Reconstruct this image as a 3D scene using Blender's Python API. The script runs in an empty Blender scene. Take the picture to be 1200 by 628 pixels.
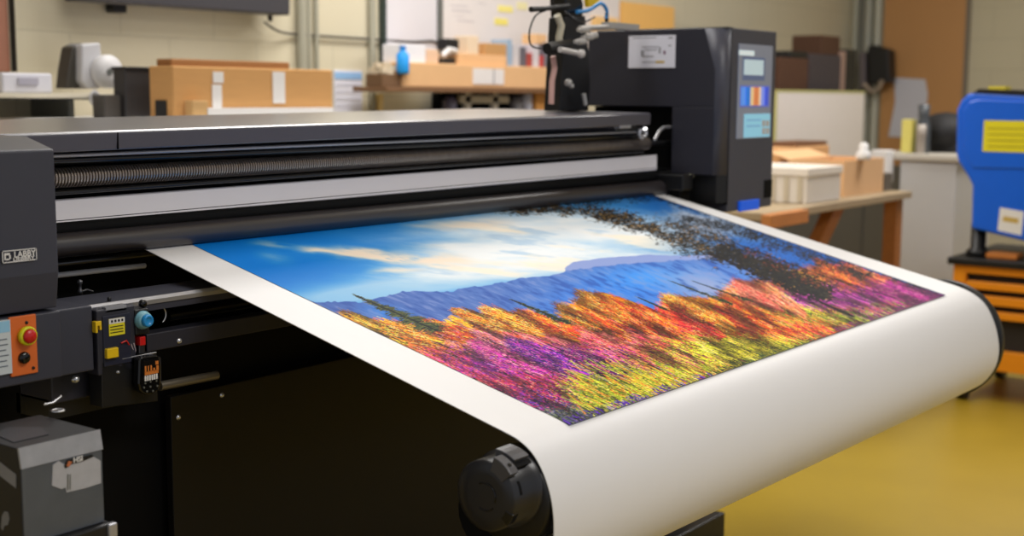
import bpy, bmesh, math, random
import numpy as np
from mathutils import Vector, Matrix
random.seed(7); RNG = np.random.default_rng(11)
S = bpy.context.scene; COL = S.collection

# ------------------------------------------------------------------ camera
F = 1535.81; YAW, PITCH, ROLL = [math.radians(a) for a in (36.8678, 7.4899, .3755)]
CAM = Vector((-1.430, -1.7306, 1.2063))
FW = Vector((math.cos(YAW)*math.cos(PITCH), math.sin(YAW)*math.cos(PITCH), -math.sin(PITCH)))
RT0 = Vector((math.sin(YAW), -math.cos(YAW), 0)); UP0 = RT0.cross(FW)
RT = RT0*math.cos(ROLL) + UP0*math.sin(ROLL); UP = UP0*math.cos(ROLL) - RT0*math.sin(ROLL)
cd = bpy.data.cameras.new('camera'); cam = bpy.data.objects.new('camera', cd); COL.objects.link(cam)
M3 = Matrix((RT, UP, -FW)).transposed()
cam.matrix_world = Matrix.Translation(CAM) @ M3.to_4x4()
cd.sensor_width = 36; cd.lens = F/1200*36; cd.clip_start = .05; cd.clip_end = 60
cd.dof.use_dof = True; cd.dof.focus_distance = 2.05; cd.dof.aperture_fstop = 46.07/12.0
S.camera = cam

def P(px, py, ax, val):
    """the point of the plane ax = val that the photograph shows at pixel px, py"""
    r = FW + RT*((px-600)/F) - UP*((py-314)/F)
    i = 'xyz'.index(ax); t = (val-CAM[i])/r[i]
    return CAM + r*t

# ------------------------------------------------------------------ materials
def lin(c):
    c = c/255.0
    return c/12.92 if c <= .04045 else ((c+.055)/1.055)**2.4
def L3(c): return (lin(c[0]), lin(c[1]), lin(c[2]), 1)
MATS = {}
def mat(name, rgb, rough=.5, metal=0., emit=0., spec=.5, noise=0., nscale=20, bump=0., bscale=200, coat=0., stretch=None, trans=0.):
    if name in MATS: return MATS[name]
    m = bpy.data.materials.new(name); m.use_nodes = True; nt = m.node_tree; N = nt.nodes; b = N['Principled BSDF']
    b.inputs['Base Color'].default_value = L3(rgb); b.inputs['Roughness'].default_value = rough
    b.inputs['Metallic'].default_value = metal; b.inputs['Specular IOR Level'].default_value = spec
    b.inputs['Coat Weight'].default_value = coat; b.inputs['Coat Roughness'].default_value = .3; b.inputs['Transmission Weight'].default_value = trans
    tc = N.new('ShaderNodeTexCoord'); mp = N.new('ShaderNodeMapping'); nt.links.new(tc.outputs['Object'], mp.inputs[0])
    if stretch: mp.inputs['Scale'].default_value = stretch
    n = N.new('ShaderNodeTexNoise'); n.inputs['Scale'].default_value = nscale; n.inputs['Detail'].default_value = 4
    nt.links.new(mp.outputs[0], n.inputs['Vector'])
    mx = N.new('ShaderNodeMix'); mx.data_type = 'RGBA'; mx.blend_type = 'MIX'
    k = noise if noise else .03
    mx.inputs[6].default_value = tuple(v*(1-k) for v in L3(rgb)[:3])+(1,); mx.inputs[7].default_value = tuple(min(1, v*(1+k)) for v in L3(rgb)[:3])+(1,)
    nt.links.new(n.outputs['Fac'], mx.inputs[0]); nt.links.new(mx.outputs[2], b.inputs['Base Color'])
    if bump:
        bn = N.new('ShaderNodeTexNoise'); bn.inputs['Scale'].default_value = bscale; nt.links.new(mp.outputs[0], bn.inputs['Vector'])
        bp = N.new('ShaderNodeBump'); bp.inputs['Strength'].default_value = bump; bp.inputs['Distance'].default_value = .001
        nt.links.new(bn.outputs['Fac'], bp.inputs['Height']); nt.links.new(bp.outputs[0], b.inputs['Normal'])
    if emit:
        b.inputs['Emission Color'].default_value = L3(rgb); b.inputs['Emission Strength'].default_value = emit
    MATS[name] = m; return m

# ------------------------------------------------------------------ mesh helpers
class MB:
    def __init__(s): s.v = []; s.f = []; s.sm = []
    def add(s, vs, fs, smooth=False):
        o = len(s.v); s.v += [tuple(v) for v in vs]; s.f += [tuple(i+o for i in f) for f in fs]; s.sm += [smooth]*len(fs); return s
    def box(s, a, b):
        x0, y0, z0 = a; x1, y1, z1 = b
        vs = [(x0,y0,z0),(x1,y0,z0),(x1,y1,z0),(x0,y1,z0),(x0,y0,z1),(x1,y0,z1),(x1,y1,z1),(x0,y1,z1)]
        return s.add(vs, [(0,3,2,1),(4,5,6,7),(0,1,5,4),(1,2,6,5),(2,3,7,6),(3,0,4,7)])
    def prism(s, pts, d):
        """closed outline pts (3D, planar) pushed along d"""
        n = len(pts); d = Vector(d); vs = [Vector(p) for p in pts]; vs += [p+d for p in vs]
        return s.add(vs, [tuple(range(n))[::-1], tuple(range(n, 2*n))] + [(i, (i+1) % n, n+(i+1) % n, n+i) for i in range(n)])
    def tube(s, pts, r, n=12, smooth=True, cap=True):
        pts = [Vector(p) for p in pts]; rr = r if isinstance(r, (list, tuple)) else [r]*len(pts); rings = []
        T0 = (pts[1]-pts[0]).normalized(); a = T0.orthogonal().normalized()
        for i, p in enumerate(pts):
            T = (pts[min(i+1, len(pts)-1)]-pts[max(i-1, 0)]).normalized()
            a = (a - T*a.dot(T)).normalized(); b = T.cross(a)
            rings.append([p+(a*math.cos(t)+b*math.sin(t))*rr[i] for t in [2*math.pi*k/n for k in range(n)]])
        vs = [v for rg in rings for v in rg]; fs = []
        for i in range(len(pts)-1):
            for k in range(n): fs.append((i*n+k, i*n+(k+1) % n, (i+1)*n+(k+1) % n, (i+1)*n+k))
        s.add(vs, fs, smooth)
        if cap:
            s.add(rings[0], [tuple(range(n))[::-1]]); s.add(rings[-1], [tuple(range(n))])
        return s
    def disc(s, c, nrm, r, h, n=24, r2=None):
        """short cylinder / frustum from c along nrm"""
        c = Vector(c); nrm = Vector(nrm).normalized()
        return s.tube([c, c+nrm*h], [r, r2 if r2 is not None else r], n)
    def lathe(s, c, axis, prof, n=24):
        c = Vector(c); ax = Vector(axis).normalized(); a = ax.orthogonal().normalized(); b = ax.cross(a); vs = []; fs = []
        for (r, h) in prof:
            for k in range(n):
                t = 2*math.pi*k/n; vs.append(c+ax*h+(a*math.cos(t)+b*math.sin(t))*max(r, 1e-5))
        for i in range(len(prof)-1):
            for k in range(n): fs.append((i*n+k, i*n+(k+1) % n, (i+1)*n+(k+1) % n, (i+1)*n+k))
        fs.append(tuple(range(n))[::-1]); fs.append(tuple(range((len(prof)-1)*n, len(prof)*n)))
        return s.add(vs, fs, True)
    def ball(s, c, r, n=14, sc=(1, 1, 1)):
        prof = [(math.sin(math.pi*i/8)*r, -math.cos(math.pi*i/8)*r) for i in range(9)]
        o = len(s.v); s.lathe((0, 0, 0), (0, 0, 1), prof, n)
        for i in range(o, len(s.v)): v = s.v[i]; s.v[i] = (v[0]*sc[0]+c[0], v[1]*sc[1]+c[1], v[2]*sc[2]+c[2])
        return s

def wloc(o):
    l = Vector((0, 0, 0))
    while o: l += o.location; o = o.parent
    return l
def obj(name, mb, m, parent=None, bevel=0., seg=2, origin=None, fix=True, **tags):
    me = bpy.data.meshes.new(name)
    vs = np.array(mb.v, dtype=float); lo = vs.min(0); hi = vs.max(0)
    c = Vector(origin) if origin else Vector(((lo[0]+hi[0])/2, (lo[1]+hi[1])/2, lo[2]))
    me.from_pydata([tuple(Vector(v)-c) for v in mb.v], [], mb.f)
    me.polygons.foreach_set('use_smooth', mb.sm); me.update()
    if fix:
        bm = bmesh.new(); bm.from_mesh(me); bmesh.ops.recalc_face_normals(bm, faces=bm.faces); bm.to_mesh(me); bm.free()
    for k in (m if isinstance(m, (list, tuple)) else [m]): me.materials.append(k)
    o = bpy.data.objects.new(name, me); COL.objects.link(o)
    o.parent = parent; o.location = c - (wloc(parent) if parent else Vector((0, 0, 0)))
    if bevel:
        b = o.modifiers.new('bevel', 'BEVEL'); b.width = bevel; b.segments = seg; b.limit_method = 'ANGLE'; b.angle_limit = math.radians(35)
    for k, v in tags.items(): o[k] = v
    return o
def thing(name, loc, label, category, group=None):
    o = bpy.data.objects.new(name, None); o.empty_display_size = .05; COL.objects.link(o); o.location = loc
    o['label'] = label; o['category'] = category
    if group: o['group'] = group
    return o
def one(name, mb, m, label, category, group=None, **k):
    o = obj(name, mb, m, None, **k); o['label'] = label; o['category'] = category
    if group: o['group'] = group
    return o
def struct(name, mb, m, **k): return obj(name, mb, m, None, kind='structure', **k)
def text(name, body, m, parent, o, ux, uz, size, depth=.0004, wide=1.):
    """lettering as a mesh, origin o, written along ux, upright along uz"""
    cu = bpy.data.curves.new(name, 'FONT'); cu.body = body; cu.size = size; cu.extrude = depth
    cu.offset = size*.018
    t = bpy.data.objects.new(name, cu); COL.objects.link(t); dg = bpy.context.evaluated_depsgraph_get(); dg.update()
    me = bpy.data.meshes.new_from_object(t.evaluated_get(dg)); COL.objects.unlink(t); bpy.data.objects.remove(t)
    ux = Vector(ux).normalized(); uz = Vector(uz).normalized(); n = ux.cross(uz)
    mw = Matrix((ux*wide, uz, n)).transposed().to_4x4(); me.transform(mw); me.materials.clear(); me.materials.append(m)
    ob = bpy.data.objects.new(name, me); COL.objects.link(ob); ob.parent = parent; ob.location = Vector(o)-wloc(parent)
    return ob
def slab(a, b, ax, val, depth):
    """rectangle between pixels a and b in plane ax=val, pushed back by depth along ax"""
    p = P(a[0], a[1], ax, val); q = P(b[0], b[1], ax, val); i = 'xyz'.index(ax)
    lo = [min(p[k], q[k]) for k in range(3)]; hi = [max(p[k], q[k]) for k in range(3)]
    lo[i] = val; hi[i] = val+depth
    if depth < 0: lo[i], hi[i] = hi[i], lo[i]
    return MB().box(lo, hi)

# palette
charcoal = mat('charcoal_plastic', (57, 58, 69), .42, bump=.15, bscale=900, noise=.05)
charcoal_light = mat('charcoal_enamel', (72, 73, 84), .38, bump=.1, bscale=900)
satin = mat('satin_cover', (62, 61, 74), .36, bump=.1, bscale=900, noise=.04, coat=1.)
graphite = mat('graphite_panel', (42, 42, 52), .45, bump=.15, bscale=900)
black = mat('black_plastic', (13, 13, 15), .45)
black_gloss = mat('black_gloss', (14, 14, 15), .2)
deep = mat('matt_black', (4, 4, 5), .8, spec=.2)
brownblack = mat('brown_black_panel', (17, 14, 12), .5, spec=.3, noise=.15, nscale=8)
steel = mat('brushed_steel', (176, 176, 180), .32, .55, stretch=(1, 30, 30), noise=.1)
chrome = mat('chrome', (205, 206, 210), .2, .7)
darksteel = mat('dark_steel', (95, 95, 98), .35, .9, noise=.1)
rollermetal = mat('ribbed_metal', (160, 150, 142), .28, .75, noise=.25, nscale=60)
platewhite = mat('pale_plate', (228, 225, 230), .45, noise=.02)
white = mat('white_paint', (228, 226, 224), .5)
paperwhite = mat('paper', (232, 231, 231), .5, spec=.35, noise=.01, bump=.05, bscale=60)
orange = mat('orange_plate', (222, 108, 40), .5, noise=.08)
red = mat('red_button', (205, 30, 28), .3)
yellow = mat('yellow_plastic', (235, 195, 20), .4)
lime = mat('yellow_ring', (225, 225, 30), .35)
bluek = mat('blue_knob', (28, 140, 205), .3)
teal = mat('pale_teal_plastic', (120, 175, 190), .4)
carton = mat('cardboard', (201, 151, 92), .8, noise=.08, nscale=12, stretch=(1, 1, 6))
carton_pale = mat('pale_cardboard', (222, 178, 130), .8, noise=.06, nscale=12)
carton_dark = mat('dark_cardboard', (78, 48, 30), .8, noise=.15)
wood = mat('bench_wood', (165, 105, 55), .55, noise=.2, nscale=8, stretch=(1, 8, 8))
woodpale = mat('pale_worktop', (170, 150, 120), .5, noise=.1)
whiteboard_m = mat('whiteboard_face', (214, 210, 214), .3, noise=.01)
greyframe = mat('grey_frame', (120, 122, 118), .4, .5)
bluem = mat('blue_enamel', (4, 96, 222), .35, noise=.04, coat=.3)
orangecart = mat('orange_enamel', (228, 140, 18), .4, noise=.05)
greycab = mat('grey_cabinet', (192, 192, 192), .45)

# ------------------------------------------------------------------ room
YB = 2.0; XR = 7.5; ZC = 3.0
def wall_mat(name, rgb, vec):
    m = bpy.data.materials.new(name); m.use_nodes = True; nt = m.node_tree; N = nt.nodes; b = N['Principled BSDF']
    tc = N.new('ShaderNodeTexCoord'); sp = N.new('ShaderNodeSeparateXYZ'); cb = N.new('ShaderNodeCombineXYZ')
    nt.links.new(tc.outputs['Object'], sp.inputs[0]); nt.links.new(sp.outputs[vec], cb.inputs[0]); nt.links.new(sp.outputs[2], cb.inputs[1])
    br = N.new('ShaderNodeTexBrick'); br.inputs['Scale'].default_value = 1; br.inputs['Brick Width'].default_value = .4; br.inputs['Row Height'].default_value = .2
    br.inputs['Mortar Size'].default_value = .004; br.inputs['Mortar Smooth'].default_value = .6
    c = L3(rgb); br.inputs['Color1'].default_value = c; br.inputs['Color2'].default_value = tuple(v*.97 for v in c[:3])+(1,)
    br.inputs['Mortar'].default_value = tuple(v*.86 for v in c[:3])+(1,)
    nt.links.new(cb.outputs[0], br.inputs['Vector']); nt.links.new(br.outputs['Color'], b.inputs['Base Color']); b.inputs['Roughness'].default_value = .7
    bp = N.new('ShaderNodeBump'); bp.inputs['Strength'].default_value = .3; bp.inputs['Distance'].default_value = .004; bp.invert = True
    nt.links.new(br.outputs['Fac'], bp.inputs['Height']); nt.links.new(bp.outputs[0], b.inputs['Normal'])
    return m
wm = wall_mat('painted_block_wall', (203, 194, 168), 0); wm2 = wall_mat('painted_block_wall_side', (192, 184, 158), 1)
struct('wall_back', MB().box((-4, YB, 0), (XR, YB+.12, ZC)), wm)
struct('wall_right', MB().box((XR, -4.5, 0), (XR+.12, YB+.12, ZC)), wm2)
struct('ceiling', MB().box((-4, -4.5, ZC), (XR, YB+.12, ZC+.1)), mat('ceiling_paint', (225, 224, 220), .8))
fm = mat('yellow_floor_coating', (172, 144, 42), .38, noise=.12, nscale=3, bump=.1, bscale=30)
struct('floor', MB().box((-4, -4.5, -.1), (XR, YB+.12, 0)), fm)

# ------------------------------------------------------------------ wide format printer
PR = thing('wide_format_printer', (.7, .2, 0), 'large charcoal wide format printer with a ribbed roller and a touch screen housing', 'printer')
def rise(mb, k=.0105):
    mb.v = [(x, y, z+k*(x+.36)) for (x, y, z) in mb.v]; return mb
def yz(pts, x0, x1): return MB().prism([(x0, y, z) for (y, z) in pts], (x1-x0, 0, 0))
# top cover of the gantry, a long slab with a sloping front
cov = obj('gantry_cover', rise(yz([(0, 1.116), (-.002, 1.143), (.004, 1.1465), (.45, 1.151), (.56, 1.151), (.57, 1.142), (.57, 1.02), (.12, 1.02), (.10, 1.116)], -.62, 1.46)), satin, PR, bevel=.002)
obj('seam', rise(MB().box((-.155, -.0026, 1.117), (-.1535, 0, 1.143))), deep, cov)
obj('inner_frame', rise(yz([(.10, .70), (.10, 1.10), (.16, 1.115), (.5, 1.115), (.5, .70)], -.6, 1.6)), deep, PR)
def line(ax, v, a, b, ext=0.):
    p = P(*a, ax, v); q = P(*b, ax, v); d = (q-p).normalized(); return p-d*ext, q+d*ext
p, q = line('y', .03, (58, 183), (742, 154.5), .05); obj('guide_rod', MB().tube([p, q], .0032, 10), steel, PR)
p, q = line('y', .04, (58, 189), (742, 160), .05); obj('upper_tray', MB().tube([p+Vector((0, .02, 0)), q+Vector((0, .02, 0))], .009, 10), black_gloss, PR)
# the ribbed roller
p, q = line('y', .06, (58, 209), (744, 169), .06); d = q-p; n = 330; pts = []; rr = []
for i in range(n):
    for (t, r) in ((0, .0160), (.45, .0160), (.5, .0134), (.95, .0134)):
        pts.append(p+d*((i+t)/n)); rr.append(r)
rib = obj('ribbed_roller', MB().tube(pts, rr, 20, smooth=False), rollermetal, PR)
obj('roller_shaft', MB().tube([q, q+Vector((.16, 0, 0))], .006, 10), darksteel, PR)
p, q = line('y', .05, (58, 226), (742, 178), .05); obj('lower_guide', MB().tube([p+Vector((0, 0, -.001)), q], .004, 8), black_gloss, PR)
# pale sloping plate above the feed roller
a0 = P(57, 234, 'y', .062); a1 = P(770, 181, 'y', .062); b0 = P(59, 262, 'y', .034); b1 = P(770, 198, 'y', .034)
da = (a1-a0).normalized(); a0 = a0-da*.06; b0 = b0-da*.06; 
lp = [a0, a0+Vector((0, .012, -.004)), b0+Vector((0, .02, -.006)), b0+Vector((0, .002, -.0035)), b0]
rp = [a1, a1+Vector((0, .012, -.004)), b1+Vector((0, .02, -.006)), b1+Vector((0, .002, -.0035)), b1]
n5 = 5; g = MB().add(lp+rp, [tuple(range(5)), tuple(range(5, 10))]+[(i, (i+1) % 5, 5+(i+1) % 5, 5+i) for i in range(5)])
pg = obj('paper_guide', g, platewhite, PR, bevel=.0015)
o1 = b0+(a0-b0)*.10+Vector((0, -.0006, -.0004)); o2 = b1+(a1-b1)*.10+Vector((0, -.0006, -.0004))
obj('groove', MB().tube([o1, o2], .0007, 6), black, pg)
# the black pressure roller over the sheet
p, q = line('y', .02, (62, 288.5), (806, 217), .05)
obj('pressure_roller', MB().tube([p, q], [.0190, .0200], 40), mat('rubber_roller', (46, 42, 44), .36, spec=.8), PR)
p2, q2 = line('y', .035, (62, 270), (800, 203.5), .05)
obj('roller_gap_bar', MB().tube([p2, q2], .0115, 16), deep, PR)  # black bar that paints in the dark gap between plate and roller
# side housing on the left with sloping top
xl = -.375
lh = obj('left_housing', yz([(-.16, 1.128), (-.158, 1.1305), (-.10, 1.1455), (-.02, 1.147), (-.02, .912), (-.152, .912), (-.16, .962)], -.80, xl), charcoal, PR, bevel=.003)
nx0 = P(1, 295, 'y', -.1602); nx1 = P(42, 305, 'y', -.1602)
npl = MB().box((nx0.x, -.1625, nx1.z+.001), (nx1.x, -.159, nx0.z+.001)); nmp = obj('name_plate', npl, mat('plate_ink', (30, 30, 44), .4), lh, bevel=.0006)
ww = nx1.x-nx0.x; hh = nx0.z-nx1.z
fr = MB()
for (ax0, az0, ax1, az1) in ((0, 0, 1, .07), (0, .93, 1, 1), (0, 0, .022, 1), (.978, 0, 1, 1), (.06, .25, .10, .8), (.10, .62, .22, .8), (.2, .3, .24, .62), (.1, .22, .2, .34)):
    fr.box((nx0.x+ww*ax0, -.1632, nx1.z+.001+hh*az0), (nx0.x+ww*ax1, -.1622, nx1.z+.001+hh*az1))
obj('plate_marks', fr, white, lh)
text('plate_lettering', 'LABBY', white, lh, (nx0.x+ww*.33, -.1631, nx1.z+hh*.44), (1, 0, 0), (0, 0, 1), .0115, wide=.98)
text('plate_small_lettering', 'LIEBBRY', white, lh, (nx0.x+ww*.30, -.1631, nx1.z+hh*.16), (1, 0, 0), (0, 0, 1), .0062, wide=1.45)
lo = obj('lower_housing', MB().box((-.80, -.16, .815), (xl, -.02, .908)), charcoal, PR, bevel=.002)
# control plate
a = P(9, 372, 'y', -.1605); b = P(43.5, 436, 'y', -.1605)
cp = MB().box((a.x, -.1635, b.z), (b.x, -.1595, a.z)); cpo = obj('control_plate', cp, orange, PR, bevel=.0012)
c = P(30, 393, 'y', -.1635); Y_ = (0, -1, 0)
obj('emergency_ring', MB().lathe(c, Y_, [(.0125, 0), (.0132, .006), (.012, .009), (.0095, .009), (.0095, .004)], 28), lime, cpo)
obj('emergency_button', MB().lathe(c, Y_, [(.006, .003), (.006, .006), (.0092, .007), (.0096, .011), (.0085, .0132), (.001, .0142)], 28), red, cpo, label='red mushroom stop button')
c2 = P(27.5, 419, 'y', -.1635)
ks = obj('key_switch', MB().lathe(c2, Y_, [(.0082, 0), (.0082, .003), (.0068, .006), (.001, .006)], 24), black_gloss, cpo)
for (sx, sy) in ((31, 378), (39, 431)): 
    c3 = P(sx, sy, 'y', -.1635); obj('screw', MB().lathe(c3, Y_, [(.0024, 0), (.002, .0015), (.001, .0018)], 12), black, cpo)
a = P(-16, 378.5, 'y', -.164); b = P(14.5, 437, 'y', -.164)
il = obj('instruction_label', MB().box((a.x, -.1642, b.z), (b.x, -.1596, a.z)), mat('label_grey', (205, 212, 214), .5), PR)
mk = MB(); hz = a.z-b.z
obj('label_header', MB().box((a.x+.001, -.1646, a.z-hz*.22), (b.x-.001, -.164, a.z-.001)), mat('label_blue', (150, 200, 228), .5), il)
for i in range(6): mk.box((a.x+.004, -.1646, a.z-hz*(.36+.1*i)), (b.x-.004-random.random()*.006, -.164, a.z-hz*(.34+.1*i)))
obj('label_text', mk, mat('label_ink', (90, 100, 110), .5), il)
# housing beside it and the long cross beam
sb = obj('side_box', MB().box((xl+.001, -.145, .812), (-.313, -.01, .906)), charcoal, PR, bevel=.002)
obj('foot_bolt', MB().lathe(P(87, 440, 'y', -.13)+Vector((0, 0, -.004)), (0, -1, -.5), [(.006, 0), (.006, .004), (.003, .008)], 14), chrome, PR)
zt = P(180, 348, 'y', -.12).z
cb = obj('cross_beam', yz([(-.12, zt-.020), (-.12, zt-.003), (-.117, zt), (-.045, zt+.004), (-.045, zt-.020)], -.312, 1.56), charcoal, PR)
obj('beam_edge_trim', yz([(-.1225, zt-.0095), (-.1235, zt-.003), (-.1185, zt+.0012), (-.1145, zt+.0012), (-.119, zt-.0095)], -.311, 1.55), steel, cb)
for (px_, py_) in ((128, 351),): obj('cap_screw', MB().lathe(P(px_, py_, 'y', -.11), (0, 0, 1), [(.003, -.002), (.003, .003), (.001, .004)], 10), black, cb)
p, q = line('y', .06, (62, 323), (158, 312.5), .02); obj('drive_rod', MB().tube([p, q], .0045, 12), mat('pale_rod', (205, 205, 208), .35), PR)
p, q = line('y', .07, (62, 310), (260, 292), .02); obj('bearing_rail', MB().tube([p, q+Vector((1.3, 0, 0))], .006, 10), darksteel, PR)
# small toggle clamp behind the beam
c = P(94, 342, 'y', -.03)
tg = MB().lathe(c+Vector((0, 0, -.004)), (0, 0, 1), [(.004, 0), (.004, .006), (.0025, .008), (.0025, .015), (.0042, .017), (.0042, .021), (.001, .023)], 12)
tg.tube([c, c+Vector((.012, 0, .002)), c+Vector((.022, 0, -.002))], .0018, 8)
obj('toggle_clamp', tg, darksteel, PR)
# second bar, bracket and tray rail under the beam
p, q = line('y', -.09, (196, 371), (262, 358)); obj('lower_tube', MB().tube([p, p+Vector((1.6, 0, 0))], .009, 16), black_gloss, PR)
c = P(193, 368, 'y', -.112); cr = [c+Vector((.012*math.cos(t)-.010, 0, .0135*math.sin(t))) for t in [math.radians(-60+10*i) for i in range(14)]]
obj('curved_bracket', MB().tube(cr, .0013, 6), chrome, PR)
zr = P(172, 392, 'y', -.13).z
tr = obj('tray_rail', MB().box((P(172, 392, 'y', -.13).x, -.13, zr-.027), (1.55, -.10, zr)), graphite, PR, bevel=.0015)
def screw(px_, py_, Y, parent, r=.0036):
    c = P(px_, py_, 'y', Y); s_ = obj('screw', MB().lathe(c, (0, -1, 0), [(r*1.25, -.001), (r*1.25, .0008), (r, .001), (r*.8, .003), (.0008, .0032)], 14), chrome, parent)
    return s_
screw(210, 399.5, -.13, tr)
fp = obj('front_panel', MB().box((P(200, 470, 'y', -.06).x, -.06, .10), (1.52, -.045, P(200, 465, 'y', -.06).z)), brownblack, PR, bevel=.0015)
screw(209, 489, -.06, fp); screw(260, 463, -.06, fp)
obj('lower_frame', MB().box((-.36, -.03, .12), (1.60, .32, .80)), deep, PR)
obj('cable_duct', MB().box((-.36, -.11, .765), (P(190, 450, 'y', -.11).x, -.03, .805)), graphite, PR, bevel=.002)
obj('under_tray', MB().box((-.36, -.10, .74), (-.17, -.02, .77)), black, PR)
# control unit hanging on the beam
uy = -.150
a = P(113, 364, 'y', uy); b = P(160, 432, 'y', uy)
du = obj('display_unit', MB().box((a.x, uy, b.z), (b.x, -.12, a.z)), graphite, PR, bevel=.002)
a = P(120, 371, 'y', uy-.001); b = P(154, 424, 'y', uy-.001)
obj('unit_face', MB().box((a.x, uy-.002, b.z), (b.x, uy+.001, a.z)), mat('unit_face', (38, 40, 56), .35), du, bevel=.0008)
a = P(127, 374, 'y', uy-.002); b = P(146, 391, 'y', uy-.002); sz = a.z-b.z
obj('yellow_sticker', MB().box((a.x, uy-.003, b.z), (b.x, uy-.0015, a.z)), mat('sticker_yellow', (232, 218, 36), .5), du)
st = MB().box((a.x, uy-.0034, a.z-sz*.3), (b.x, uy-.0028, a.z))
obj('sticker_header', st, white, du)
st = MB()
for i in range(4): st.box((a.x+(b.x-a.x)*(.12+.22*i), uy-.0038, a.z-sz*.22), (a.x+(b.x-a.x)*(.24+.22*i), uy-.0032, a.z-sz*.08))
for i in range(3): st.box((a.x+.002, uy-.0036, a.z-sz*(.50+.17*i)), (b.x-.003, uy-.0029, a.z-sz*(.45+.17*i)))
obj('sticker_marks', st, black, du)
a = P(122, 360, 'y', uy+.004); b = P(146, 362.5, 'y', uy+.004)
obj('unit_lip', MB().box((a.x, uy, b.z), (b.x, uy+.01, a.z)), steel, du)
c = P(168, 375, 'y', -.155)
kb = obj('blue_knob', MB().lathe(c+Vector((0, .004, 0)), Y_, [(.0135, 0), (.0138, .004), (.0120, .007), (.0120, .0095), (.0095, .011)], 28), teal, PR)
obj('knob_cap', MB().lathe(c, Y_, [(.0092, .005), (.0092, .0115), (.008, .0135), (.0055, .0135), (.005, .012), (.001, .012)], 28), bluek, kb)
obj('knob_mount', MB().box((c.x-.012, -.152, c.z-.022), (c.x+.013, -.12, c.z+.016)), black, PR, bevel=.002)
obj('knob_screw', MB().lathe(P(166, 355.5, 'y', -.14), Y_, [(.006, 0), (.006, .005), (.003, .007)], 14), black_gloss, PR)
a = P(163, 395, 'y', -.15); b = P(170, 404, 'y', -.15)
obj('red_switch', MB().box((a.x, -.152, b.z), (b.x, -.12, a.z)), red, PR, bevel=.001)
a = P(163, 405, 'y', -.15); b = P(170, 413, 'y', -.15)
obj('switch_body', MB().box((a.x, -.150, b.z), (b.x, -.12, a.z)), darksteel, PR, bevel=.001)
a = P(111, 377, 'y', -.152); b = P(118.5, 389, 'y', -.152); w_ = b.x-a.x; h_ = a.z-b.z
yc = MB().box((a.x, -.154, b.z), (a.x+w_*.35, -.145, a.z)); yc.box((a.x+w_*.3, -.154, a.z-h_*.4), (b.x, -.145, a.z)); yc.box((a.x+w_*.7, -.154, a.z-h_*.8), (b.x, -.145, a.z-h_*.3))
obj('yellow_clip', yc, yellow, PR, bevel=.0006)
a = P(124, 409, 'y', -.155); b = P(138, 418, 'y', -.155)
obj('yellow_connector', MB().box((a.x, -.158, b.z), (b.x, -.13, a.z)).tube([P(138, 412, 'y', -.145), P(142, 411, 'y', -.145)], .0035, 8), yellow, PR, bevel=.0012)
obj('connector_nut', MB().lathe(P(119, 413, 'y', -.145), Y_, [(.0025, 0), (.0025, .004), (.001, .005)], 8), chrome, PR)
cbm = MB()
for i in range(5):
    s_ = P(143+i*3.4, 402+((i*7) % 4), 'y', -.15); e_ = P(141+i*4, 418, 'y', -.14)
    cbm.tube([s_, (s_+e_)/2+Vector((.002*(i % 2), -.004, 0)), e_], .0011, 6)
obj('wire_bundle', cbm, mat('pale_wire', (185, 170, 175), .5), PR)
obj('red_wire', MB().tube([P(142, 402, 'y', -.153), P(148, 399, 'y', -.156), P(152, 405, 'y', -.15)], .0012, 6), red, PR)
# bracket and handheld remote
a = P(119, 425, 'y', -.150); b = P(185, 468, 'y', -.150)
bk = obj('mounting_bracket', MB().prism([P(119, 424, 'y', -.15), P(142, 428, 'y', -.15), P(143, 421.5, 'y', -.15), P(183, 413.5, 'y', -.15), P(185, 470, 'y', -.15), P(120, 478, 'y', -.15)], (0, .03, 0)), black, PR, bevel=.001)
obj('bracket_edge', MB().tube([P(143, 420.5, 'y', -.151), P(183, 413, 'y', -.151)], .0012, 6), steel, bk)
screw(138, 436, -.15, bk, .002)
rm_ = -.168
def rp_(x, y): return P(x, y, 'y', rm_)
out = [(163.5, 421), (166, 418.5), (184, 416), (187, 418), (189, 430), (188.5, 450), (186, 457), (180, 461.5), (171, 462.5), (165, 459), (162.5, 450)]
rmt = obj('handheld_remote', MB().prism([rp_(*o_) for o_ in out], (0, .014, 0)), black_gloss, PR, bevel=.002)
a = rp_(167.5, 422.5); b = rp_(186, 436.5)
obj('remote_screen', MB().prism([rp_(167.5, 423)+Vector((0, -.0008, 0)), rp_(186, 420.5)+Vector((0, -.0008, 0)), rp_(186, 435)+Vector((0, -.0008, 0)), rp_(167.5, 437.5)+Vector((0, -.0008, 0))], (0, .002, 0)), mat('lcd_dark', (24, 22, 20), .15), rmt)
sg = MB(); 
for (x0, y0, x1, y1) in ((169, 429, 171, 436), (172.5, 428.5, 174, 435.5), (175.5, 428, 177.5, 435), (179, 431, 181, 434.5), (181.5, 423, 185, 426.5), (182.5, 428, 185.3, 433.5), (169, 436, 185, 436.6)):
    A = rp_(x0, y0); B = rp_(x1, y1); sg.box((A.x, rm_-.0016, B.z), (B.x, rm_-.0007, A.z))
obj('screen_digits', sg, mat('amber_digit', (190, 110, 45), .4, emit=.1), rmt)
sg = MB(); A = rp_(169, 440.5); B = rp_(185, 443.5)
for i in range(6): sg.box((A.x+(B.x-A.x)*i/6, rm_-.0012, B.z), (A.x+(B.x-A.x)*(i+.7)/6, rm_-.0002, A.z))
obj('remote_lettering', sg, white, rmt)
sg = MB()
for (x, y) in ((170, 449), (176, 447), (183, 446), (168.5, 454), (176, 453), (184, 452), (172, 458.5), (179, 458)): sg.disc(rp_(x, y), Y_, .0016, .0012, 10)
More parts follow.
